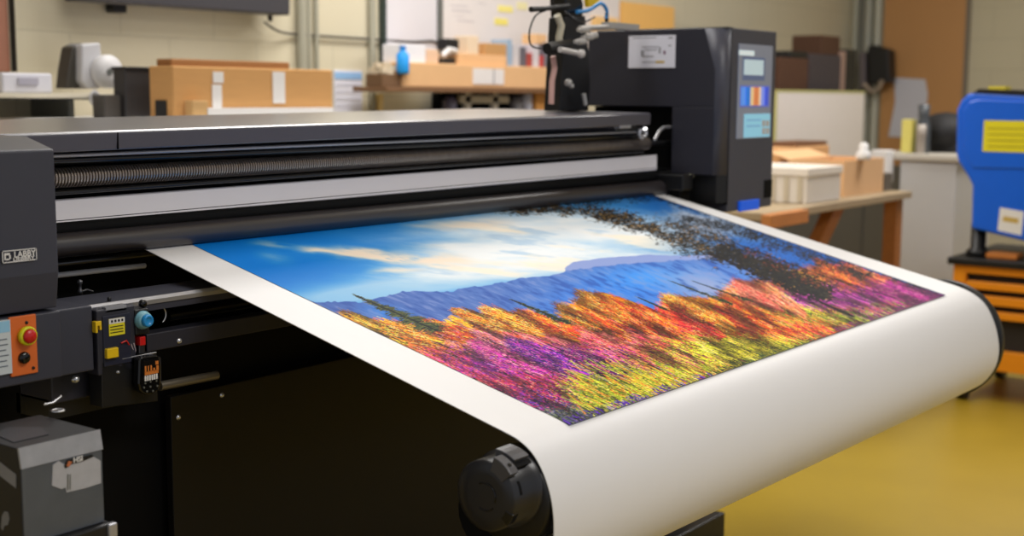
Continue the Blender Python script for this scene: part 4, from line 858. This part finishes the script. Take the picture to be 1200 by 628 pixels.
sbox('pale_carton', 549, 42, 561, fc+.0005, SY+.04, .08, mat('very_pale_card', (226, 204, 176), .8), 'tall narrow cream carton on the flat carton', 'cardboard box')
bk_ = [(596, 46, 600, (150, 175, 200), 'pale blue'), (601.5, 52, 609, (200, 196, 200), 'light grey'), (609.5, 55, 617, (96, 92, 102), 'dark grey'), (617.5, 62, 624, (170, 70, 62), 'red'), (624.5, 52, 632, (205, 200, 206), 'whitish'), (632.5, 65, 637, (185, 55, 50), 'bright red'), (637.5, 50, 645, (110, 108, 118), 'slate grey')]
for (x0_, y0_, x1_, c_, nm) in bk_:
    sbox('file_box', x0_, y0_, x1_, zl+.0005, SY+.03, .1, mat('file_'+nm.replace(' ', '_'), c_, .5), nm+' file box in the row on the right end of the long carton', 'file box', 'file boxes on the long carton', bevel=.002)
sbox('tan_parcel', 628, 40, 641, z0_+.30 if False else P(634, 52, 'y', SY+.05).z+.0005, SY+.04, .08, carton_pale, 'small tan parcel lying across the file boxes behind the cable loop', 'parcel')
# workbench with equipment below that shelf
zk = P(570, 134, 'y', 1.86).z
bw = thing('black_workbench', (P(600, 130, 'y', 1.87).x, 1.85, 0), 'black workbench under the wooden shelf, beyond the printer beam', 'workbench')
xa = P(516, 120, 'y', YB-.05).x; xb = P(700, 120, 'y', 1.80).x
obj('top', MB().box((xa-.08, 1.80, zk-.03), (xb, YB-.001, zk)), black, bw, bevel=.003)
obj('back_panel', MB().box((xa, YB-.05, zk), (xb, YB-.001, z0_-.022)), deep, bw)
for x_ in (xa+.02, xb-.08): obj('leg', MB().box((x_, 1.82, 0), (x_+.05, 1.87, zk-.03)), black, bw)
def wb_(x0_, y0_, x1_, y1_, Y): 
    a = P(x0_, y0_, 'y', Y); b = P(x1_, y1_, 'y', Y); return a, b
cl_ = thing('bench_clamp', (P(570, 118, 'y', 1.86).x, 1.86, zk), 'pale beige clamp frame standing on the black workbench', 'clamp')
obj('bar', MB().box((P(540, 116, 'y', 1.86).x, 1.86, P(570, 121, 'y', 1.86).z), (P(597, 116, 'y', 1.86).x, 1.88, P(570, 112, 'y', 1.86).z)), mat('beige_metal', (196, 186, 160), .5), cl_, bevel=.003)
for x_ in (549, 581): a = P(x_, 110, 'y', 1.86); obj('post', MB().box((a.x-.018, 1.86, zk+.0005), (a.x+.018, 1.88, P(x_, 104, 'y', 1.86).z)), mat('pale_post', (205, 198, 180), .5), cl_)
for (x_, c_, lb_) in ((527, (88, 84, 104), 'grey violet canister at the left end of the black workbench'), (616, (200, 200, 212), 'white canister at the right of the black workbench'), (604, (120, 118, 120), 'grey canister right of the beige clamp')):
    a = P(x_, 125, 'y', 1.87); zt_ = P(x_, 106 if x_ == 616 else 113, 'y', 1.87).z
    k_ = one('canister', MB().lathe((a.x, 1.87, zk+.0005), (0, 0, 1), [(.028, 0), (.03, .004), (.03, (zt_-zk)*.8), (.018, (zt_-zk)*.9), (.018, zt_-zk)], 20), mat('canister_%d' % x_, c_, .4), lb_, 'canister', 'canisters on the black workbench')
a = P(624, 105, 'y', 1.86); b = P(641, 105, 'y', 1.86)
one('orange_brown_box', MB().box((a.x, 1.84, zk+.0005), (b.x, 1.90, a.z)), mat('orange_card', (212, 150, 76), .8), 'orange brown box at the right end of the black workbench', 'box', bevel=.003)

# ------------------------------------------------------------------ right wall and its corner
def xslab(x0, y0, x1, y1, X, d):
    return slab((x0, y0), (x1, y1), 'x', X, d)
a = P(1037, 0, 'x', XR-.03); b = P(1133, 0, 'x', XR-.03); 
tn = thing('tan_door_panel', (XR-.03, (a.y+b.y)/2, 0), 'tall tan wooden panel on the far right wall behind the grey cabinet', 'wall panel')
obj('panel', MB().box((XR-.03, min(a.y, b.y), .02), (XR-.001, max(a.y, b.y), 2.3)), mat('tan_wood', (182, 134, 82), .5, noise=.08, nscale=5, stretch=(1, 1, .2)), tn)
obj('edge_strip', MB().box((XR-.035, min(a.y, b.y)-.025, .02), (XR-.001, min(a.y, b.y)-.001, 2.3)), mat('panel_edge', (120, 110, 96), .5), tn)
for i, (x, r, c_) in enumerate(((1002, .018, (176, 176, 160)), (1009, .016, (120, 120, 112)), (1017, .030, (160, 160, 148)), (1028, .026, (178, 178, 164)))):
    p = P(x, 40, 'x', XR-r); one('corner_pipe', MB().tube([(XR-r-.001, p.y, 0), (XR-r-.001, p.y, ZC)], r, 16), mat('pipe_%d' % i, c_, .5), ['thin pale pipe, first from the left in the far corner', 'thin darker pipe, second from the left in the far corner', 'thick grey pipe, third from the left in the far corner', 'pale pipe beside the tan panel, fourth from the left in the far corner'][i], 'pipe', 'pipes in the far corner')
a = P(1048, 92, 'x', XR-.036); b = P(1086, 160, 'x', XR-.036)
hp = MB().prism([P(1048, 91, 'x', XR-.036), P(1084, 93, 'x', XR-.036), P(1087, 110, 'x', XR-.036), P(1082, 162, 'x', XR-.036), P(1041, 160, 'x', XR-.036), P(1049, 120, 'x', XR-.036)], (.005, 0, 0))
one('hanging_paper', hp, mat('paper_grey', (196, 196, 206), .6), 'large pale grey sheet of paper hanging on the tan panel', 'paper')

# table behind the printer's right housing
TX0 = P(897, 245, 'y', .31).x; TX1 = P(1069, 226, 'y', .31).x; TZ = P(1069, 224, 'y', .31).z
tb_ = thing('wooden_table', ((TX0+TX1)/2, .7, 0), 'wooden table with a pale top to the right of the printer carrying boxes', 'table')
obj('tabletop', MB().box((TX0, .31, TZ-.03), (TX1, 1.16, TZ)), woodpale, tb_, bevel=.003)
for (x, y) in ((TX1-.12, .33), (TX0+.05, 1.05), (TX1-.12, 1.05)): obj('leg', MB().box((x, y, 0), (x+.07, y+.06, TZ-.03)), wood, tb_, bevel=.003)
p = P(985, 245, 'y', .36); q = P(966, 285, 'y', .36); d_ = (q-p).normalized()
lg = MB().prism([p+Vector((-.05, 0, 0)), p+Vector((.05, 0, 0)), q+d_*.62+Vector((.04, 0, 0)), q+d_*.62+Vector((-.04, 0, 0))], (0, .05, 0)); lg.v = [(x, y, max(z, .0) if z < TZ-.2 else TZ-.031) for x, y, z in lg.v]
obj('leg', lg, wood, tb_)
a = P(898, 240, 'y', .29); b = P(942, 252, 'y', .29)
obj('end_batten', MB().box((a.x, .27, TZ-.05), (b.x, .309, TZ-.002)), mat('orange_wood', (196, 128, 70), .55, noise=.15), tb_, bevel=.003)
def tbox(name, x0_, y0_, x1_, Y, dep, m, label, cat, zb_=None, group=None, bevel=.004):
    a = P(x0_, y0_, 'y', Y); b = P(x1_, y0_, 'y', Y); zt_ = P((x0_+x1_)/2, y0_, 'y', Y).z
    return one(name, MB().box((a.x, Y, TZ+.0005 if zb_ is None else zb_), (b.x, Y+dep, zt_)), m, label, cat, group, bevel=bevel), zt_, a, b
# striped white box, front face and left side seen
wbx = thing('paper_carton', P(945, 240, 'y', .37), 'cream and white paper carton at the front edge of the wooden table', 'carton')
x0_ = P(947, 197, 'y', .36).x; x1_ = P(986, 197, 'y', .36).x; zt_ = P(960, 197, 'y', .36).z
obj('body', MB().box((x0_, .36, TZ+.0005), (x1_, .66, zt_)), mat('carton_white', (220, 212, 200), .6), wbx, bevel=.004)
gs = MB()
for i in range(5): gs.box((x0_-.004, .38+.056*i, TZ+.01), (x0_+.001, .40+.056*i, zt_-.03))
obj('side_bands', gs, mat('band_beige', (196, 184, 160), .6), wbx)
obj('lid', MB().box((x0_-.006, .354, zt_-.028), (x1_+.006, .666, zt_+.003)), mat('carton_lid', (230, 222, 210), .6), wbx, bevel=.003)
# open cardboard box
oc = thing('open_carton', P(1010, 225, 'y', .45), 'tan open topped cardboard box right of the cream paper carton', 'cardboard box')
x0_ = P(990, 190, 'y', .40).x; x1_ = P(1036, 190, 'y', .40).x; zt_ = P(1010, 187, 'y', .40).z
m_ = MB().box((x0_, .40, TZ+.0005), (x1_, .41, zt_)).box((x0_, .41, TZ+.0005), (x0_+.01, .64, zt_)).box((x1_-.01, .41, TZ+.0005), (x1_, .64, zt_)).box((x0_, .64, TZ+.0005), (x1_, .65, zt_)).box((x0_+.01, .41, TZ+.0005), (x1_-.01, .64, TZ+.012))
obj('body', m_, carton_pale, oc)
obj('flap', MB().prism([(x0_, .65, zt_), (x1_, .65, zt_), (x1_, .75, zt_+.03), (x0_, .75, zt_+.03)], (0, .006, 0)), carton_pale, oc)
fl = tbox('flat_tan_box', 914, 172, 972, .78, .23, mat('tan_box', (214, 162, 108), .8), 'wide tan box behind the cream paper carton on the table', 'cardboard box')
one('dark_tray', MB().box((fl[2].x+.2, .80, fl[1]+.0005), (fl[2].x+.55, .96, fl[1]+.02)), mat('tray_brown', (110, 74, 48), .6), 'dark brown tray lying on the wide tan box', 'tray', bevel=.003)
tr2 = thing('tape_roll', P(1003, 182, 'y', .5), 'white tape roll and roller handle on the rim of the open carton', 'tape roll')
a = P(1004, 176, 'y', .42)
obj('roll', MB().lathe((a.x, .39, zt_+.001), (0, 0, 1), [(.03, 0), (.032, .01), (.03, .03), (.018, .04), (.02, .06), (.01, .07)], 20), white, tr2)
tbox('white_card_box', 1040, 176, 1048, .60, .08, white, 'small white box standing behind the open carton at the right of the table', 'box', zb_=None)
tbox('dark_wire_tray', 1037, 203, 1046, .40, .14, mat('wire_grey', (96, 88, 80), .5), 'dark grey tray between the open carton and the grey cabinet', 'tray')
# big white board box and the dark cabinet behind it
YW = 1.19
A = P(911, 108, 'y', YW); B = P(1013, 113, 'y', YW)
wbb = thing('white_panel_box', ((A.x+B.x)/2, YW+.03, .80), 'large plain white panel with a yellowish edge standing behind the table boxes', 'panel')
obj('panel', MB().box((A.x, YW, .8005), (B.x, YW+.05, A.z)), mat('panel_white', (226, 218, 212), .5), wbb)
obj('edge', MB().box((A.x-.02, YW-.002, .8005), (A.x, YW+.05, A.z+.003)).box((A.x-.02, YW-.002, A.z), (B.x, YW+.05, A.z+.012)), mat('edge_olive', (190, 186, 120), .6), wbb)
XC0 = P(905, 110, 'y', 1.3).x; XC1 = P(1009, 110, 'y', 1.3).x; ZC1 = P(960, 113, 'y', 1.3).z
bkc = thing('dark_bookcase', ((XC0+XC1)/2, 1.5, 0), 'dark low bookcase mostly hidden behind the large white panel', 'bookcase')
obj('carcass', MB().box((XC0, 1.28, 0), (XC1, 1.75, ZC1)), mat('dark_wood', (58, 46, 38), .5), bkc, bevel=.003)
a = P(900, 228, 'y', 1.17); b = P(1056, 228, 'y', 1.17)
lc_ = thing('added_dark_cabinet', ((a.x+b.x)/2, 1.22, 0), 'dark low cabinet added for the shade under the wooden table, beside the grey cabinet', 'cabinet')  # added cabinet, its dark colour stands for the shade under the table
lcm = mat('added_shade_grey', (84, 80, 74), .6)
obj('body', MB().box((a.x, 1.175, 0), (b.x, 1.275, .80)), lcm, lc_, bevel=.004)
for k in range(3): obj('door', MB().box((a.x+.03+(b.x-a.x)*k/3, 1.167, .08), (a.x-.02+(b.x-a.x)*(k+1)/3, 1.1745, .76)), lcm, lc_)
def cbox(name, x0_, y0_, x1_, Y, dep, m, label, cat, zb_=None, group='dark things on the bookcase'):
    a = P(x0_, y0_, 'y', Y); b = P(x1_, y0_, 'y', Y); zt_ = P((x0_+x1_)/2, y0_, 'y', Y).z
    o_ = one(name, MB().box((a.x, Y, (ZC1+.0005) if zb_ is None else zb_), (b.x, Y+dep, zt_)), m, label, cat, group, bevel=.006); return zt_
zq = cbox('brown_box', 914, 68, 948, 1.32, .25, carton_dark, 'dark brown box beside the touch screen housing, leftmost on the bookcase', 'box')
cbox('black_slab', 926, 60, 947, 1.33, .2, black, 'flat black slab lying on the leftmost dark brown box', 'slab', zb_=zq+.0005)
zq2 = cbox('violet_grey_box', 949, 64, 986, 1.34, .24, mat('violet_grey', (62, 54, 58), .6), 'violet grey box in the middle of the dark boxes', 'box')
cbox('brown_box', 963, 42, 985, 1.36, .18, mat('darker_card', (74, 46, 26), .8), 'dark brown box on top of the violet grey box', 'box', zb_=zq2+.0005)
cbox('pinkish_slat', 987, 60, 992, 1.34, .2, mat('pink_slat', (150, 122, 108), .6), 'narrow pinkish board standing right of the violet grey box', 'board')
cbox('black_case', 992.5, 58, 1004, 1.34, .2, black, 'black case between the pinkish board and the wall equipment', 'case')
EX = 7.30
def eq(x, y, d=0): return P(x, y, 'x', EX+d)
mtr = thing('wall_equipment', eq(1028, 80), 'black boxy device with a looped pale cable, fixed in front of the far corner pipes', 'device')
obj('body', MB().prism([eq(1016, 56), eq(1020, 52), (eq(1041, 58)), eq(1042, 96), eq(1018, 99)], (.13, 0, 0)), black, mtr, bevel=.01)
obj('side_block', MB().prism([eq(1006, 62), eq(1014, 60), eq(1014, 106), eq(1007, 106)], (.13, 0, 0)), mat('case_grey', (92, 84, 88), .5), mtr, bevel=.01)
obj('pale_cable', MB().tube([eq(1012, 98, -.03), eq(1022, 108, -.03), eq(1030, 104, -.03), eq(1034, 94, -.03)], .016, 8), mat('cable_pale', (150, 135, 120), .5), mtr)

# grey cabinet
GX = 4.75
A = P(1056, 172, 'x', GX); B = P(1122, 180, 'x', GX)
gc = thing('grey_cabinet', (GX+.3, (A.y+B.y)/2, 0), 'tall light grey cabinet between the wooden table and the blue machine', 'cabinet')
zg = P(1090, 181, 'x', GX).z
obj('body', MB().box((GX, min(A.y, B.y), 0), (GX+.55, max(A.y, B.y), zg-.03)), greycab, gc, bevel=.004)
obj('top', MB().box((GX-.02, min(A.y, B.y)-.02, zg-.03), (GX+.58, max(A.y, B.y)+.14, zg)), mat('cabinet_top', (190, 184, 172), .5), gc, bevel=.004)
xg = GX+.12
def gx(x, y, X=xg): return P(x, y, 'x', X)
c = gx(1081, 172); h_ = gx(1081, 122).z-zg
spb = thing('spray_bottle', (xg, c.y, zg), 'dark grey bottle with a pale cap in front, on the grey cabinet', 'bottle')
obj('body', MB().lathe((xg, c.y, zg+.0005), (0, 0, 1), [(.034, 0), (.036, .005), (.034, h_*.55), (.024, h_*.7), (.026, h_*.75), (.028, h_*.99)], 18), mat('bottle_grey', (70, 74, 78), .4), spb)
c = gx(1079, 172, GX+.05); h_ = gx(1079, 146, GX+.05).z-zg
jr = one('small_jar', MB().lathe((GX+.05, c.y, zg+.0005), (0, 0, 1), [(.018, 0), (.02, .004), (.02, h_*.6), (.022, h_*.62), (.022, h_)], 16), mat('jar_pale', (170, 160, 150), .4), 'tiny pale jar in front of the dark grey bottle on the cabinet', 'jar')
a = gx(1057, 140); b = gx(1070, 140)
one('yellow_pad', MB().box((xg, min(a.y, b.y), zg+.0005), (xg+.05, max(a.y, b.y), a.z)), mat('pad_yellow', (220, 208, 110), .6), 'pale yellow block standing left of the dark bottle on the cabinet', 'pad', bevel=.003)
a = gx(1090, 138, GX+.3); b = gx(1125, 138, GX+.3)
bg = MB().ball((GX+.32, (a.y+b.y)/2, zg+.10), .13, 20, (1, 1.1, .75)).box((GX+.24, b.y-.03, zg+.001), (GX+.40, a.y+.03, zg+.05))
one('black_bag', bg, mat('bag_black', (22, 21, 23), .7), 'rounded black bag lying on the right of the grey cabinet', 'bag')

# ------------------------------------------------------------------ orange tool cart and the blue machine
KX = 3.80
def kp(x, y, X=KX): return P(x, y, 'x', X)
yl = kp(1117, 320).y; yr = yl-.62; zt_ = kp(1118, 301).z
ct = thing('tool_cart', (KX+.3, (yl+yr)/2, 0), 'orange tool cart with black drawers gaps on black casters under the blue machine', 'tool cart')
zb_ = kp(1160, 434).z
def kb_(x0, y0, z0, x1, y1, z1): return MB().box((x0, y0, z0), (x1, y1, z1))
obj('worktop', kb_(KX-.02, yr-.02, zt_-.028, KX+.62, yl+.02, zt_), black, ct, bevel=.004)
fr_ = kb_(KX, yl-.05, zb_, KX+.6, yl, zt_-.029).box((KX, yr, zb_), (KX+.6, yr+.05, zt_-.029)).box((KX, yr+.05, zb_), (KX+.6, yl-.05, zb_+.08)).box((KX+.55, yr+.05, zb_+.08), (KX+.6, yl-.05, zt_-.029)).box((KX, yr+.05, zt_-.06), (KX+.55, yl-.05, zt_-.029))
obj('frame', fr_, orangecart, ct, bevel=.003)
obj('cavity', kb_(KX+.03, yr+.051, zb_+.081, KX+.54, yl-.051, zt_-.062), mat('cart_dark', (30, 24, 18), .7), ct)
hgt = zt_-.06-(zb_+.08)
for i, (f0, f1) in enumerate(((.80, .90), (.60, .72), (.42, .52))):
    dr = obj('drawer', kb_(KX-.006, yr+.055, zb_+.08+hgt*f0, KX+.029, yl-.055, zb_+.08+hgt*f1), orangecart, ct, bevel=.003)
for (x, y) in ((KX+.04, yl-.05), (KX+.55, yl-.05), (KX+.04, yr+.05), (KX+.55, yr+.05)):
    cs = obj('caster', MB().disc((x, y-.018, .05), (0, 1, 0), .05, .036, 20), black, ct, bevel=.004)
    obj('fork', MB().box((x-.02, y-.026, .06), (x+.02, y+.026, max(.115, zb_-.0005))), darksteel, cs)
MX = KX+.06
def mp_(x, y): return kp(x, y, MX)
bmx = thing('blue_machine', (MX+.2, mp_(1165, 270).y, zt_), 'blue enamelled machine with yellow labels standing on the orange tool cart', 'machine')
out = [(1121, 128), (1126, 118), (1133, 111), (1143, 108), (1215, 112), (1290, 116), (1290, 215), (1275, 235), (1275, 300), (1213, 286), (1138, 268), (1139, 217), (1134, 207), (1123, 190), (1120, 180)]
mo = MB().prism([mp_(*q_) for q_ in out], (.40, 0, 0)); obj('body', mo, bluem, bmx, bevel=.012, seg=3)
rim = MB().prism([mp_(*q_)+Vector((-.006, 0, 0)) for q_ in ((1129, 130), (1136, 119), (1148, 116), (1285, 122), (1285, 200), (1140, 197), (1129, 178))], (.01, 0, 0)); obj('front_cover', rim, bluem, bmx, bevel=.006)
obj('top_recess', MB().prism([mp_(*q_) for q_ in ((1140, 109), (1147, 104), (1270, 108), (1280, 116))], (.3, 0, 0)), black, bmx)
obj('top_tag', MB().box(mp_(1156, 107)+Vector((.02, 0, 0)), mp_(1176, 101)+Vector((.1, 0, 0))), mat('tag_yellow', (226, 208, 60), .5), bmx)
def lab(x0, y0, x1, y1, d): a = mp_(x0, y0); b = mp_(x1, y1); return MB().box((MX-d-.001, min(a.y, b.y), min(a.z, b.z)), (MX-d+.002, max(a.y, b.y), max(a.z, b.z)))
yl_ = obj('yellow_label', lab(1154, 141, 1212, 179, .007), mat('label_yellow', (226, 214, 22), .5), bmx)
gs = MB()
for i in range(4): a = mp_(1158, 150+i*7); b = mp_(1204, 150+i*7); gs.box((MX-.0095, b.y, a.z-.002), (MX-.0075, a.y, a.z+.001))
obj('label_lines', gs, mat('ink_olive', (150, 140, 30), .5), yl_)
wl_ = MB().prism([mp_(*q_)+Vector((-.001, 0, 0)) for q_ in ((1172, 243), (1200, 248), (1197, 276), (1169, 270))], (.003, 0, 0)); wlo = obj('white_label', wl_, white, bmx)
obj('label_stripe', MB().prism([mp_(*q_)+Vector((-.002, 0, 0)) for q_ in ((1176, 253), (1194, 256), (1193, 262), (1175, 259))], (.003, 0, 0)), mat('ochre_ink', (200, 170, 90), .5), wlo)
for x_ in (1136, 1215): a = mp_(x_, 265); obj('foot', MB().lathe((MX+.06, a.y-.02, zt_), (0, 0, 1), [(.045, 0), (.045, .02), (.03, .03), (.03, (mp_(x_, 262).z-zt_))], 16), black, bmx)
one('orange_tray', MB().box((MX+.0, mp_(1150, 285).y-.14, zt_+.0005), (MX+.10, mp_(1150, 285).y-.02, zt_+.02)), mat('orange_tray', (200, 120, 50), .5), 'small orange tray on the cart top under the blue machine', 'tray', bevel=.002)

# ------------------------------------------------------------------ light
def lamp(x, y, sx, sy, w, col=(1, .975, .95), label=None):
    t = thing('ceiling_light', (x, y, ZC-.03), label, 'ceiling light', 'ceiling lights')
    obj('frame', MB().box((x-sx/2-.03, y-sy/2-.03, ZC-.03), (x+sx/2+.03, y+sy/2+.03, ZC-.001)), white, t)
    ld = bpy.data.lights.new('tube_light', 'AREA'); ld.shape = 'RECTANGLE'; ld.size = sx; ld.size_y = sy; ld.energy = w; ld.color = col
    l = bpy.data.objects.new('tube_light', ld); COL.objects.link(l); l.location = (x, y, ZC-.04)
lamp(.6, .3, 1.6, .6, 18, label='rectangular ceiling light over the left half of the printer')
lamp(2.2, 1.2, 1.6, .6, 56, label='rectangular ceiling light between the printer and the whiteboards')
lamp(.3, -2.3, 1.8, .7, 44, label='rectangular ceiling light over the open floor in front of the sheet')
lamp(4.6, -.3, 1.6, .6, 60, label='rectangular ceiling light over the orange tool cart')
wd = bpy.data.worlds.new('world'); S.world = wd; wd.use_nodes = True
wd.node_tree.nodes['Background'].inputs[0].default_value = (.86, .9, 1, 1); wd.node_tree.nodes['Background'].inputs[1].default_value = .42
S.view_settings.view_transform = 'Standard'; S.view_settings.look = 'None'; S.view_settings.gamma = 1; S.view_settings.use_curve_mapping = False
S.view_settings.exposure = 0.1
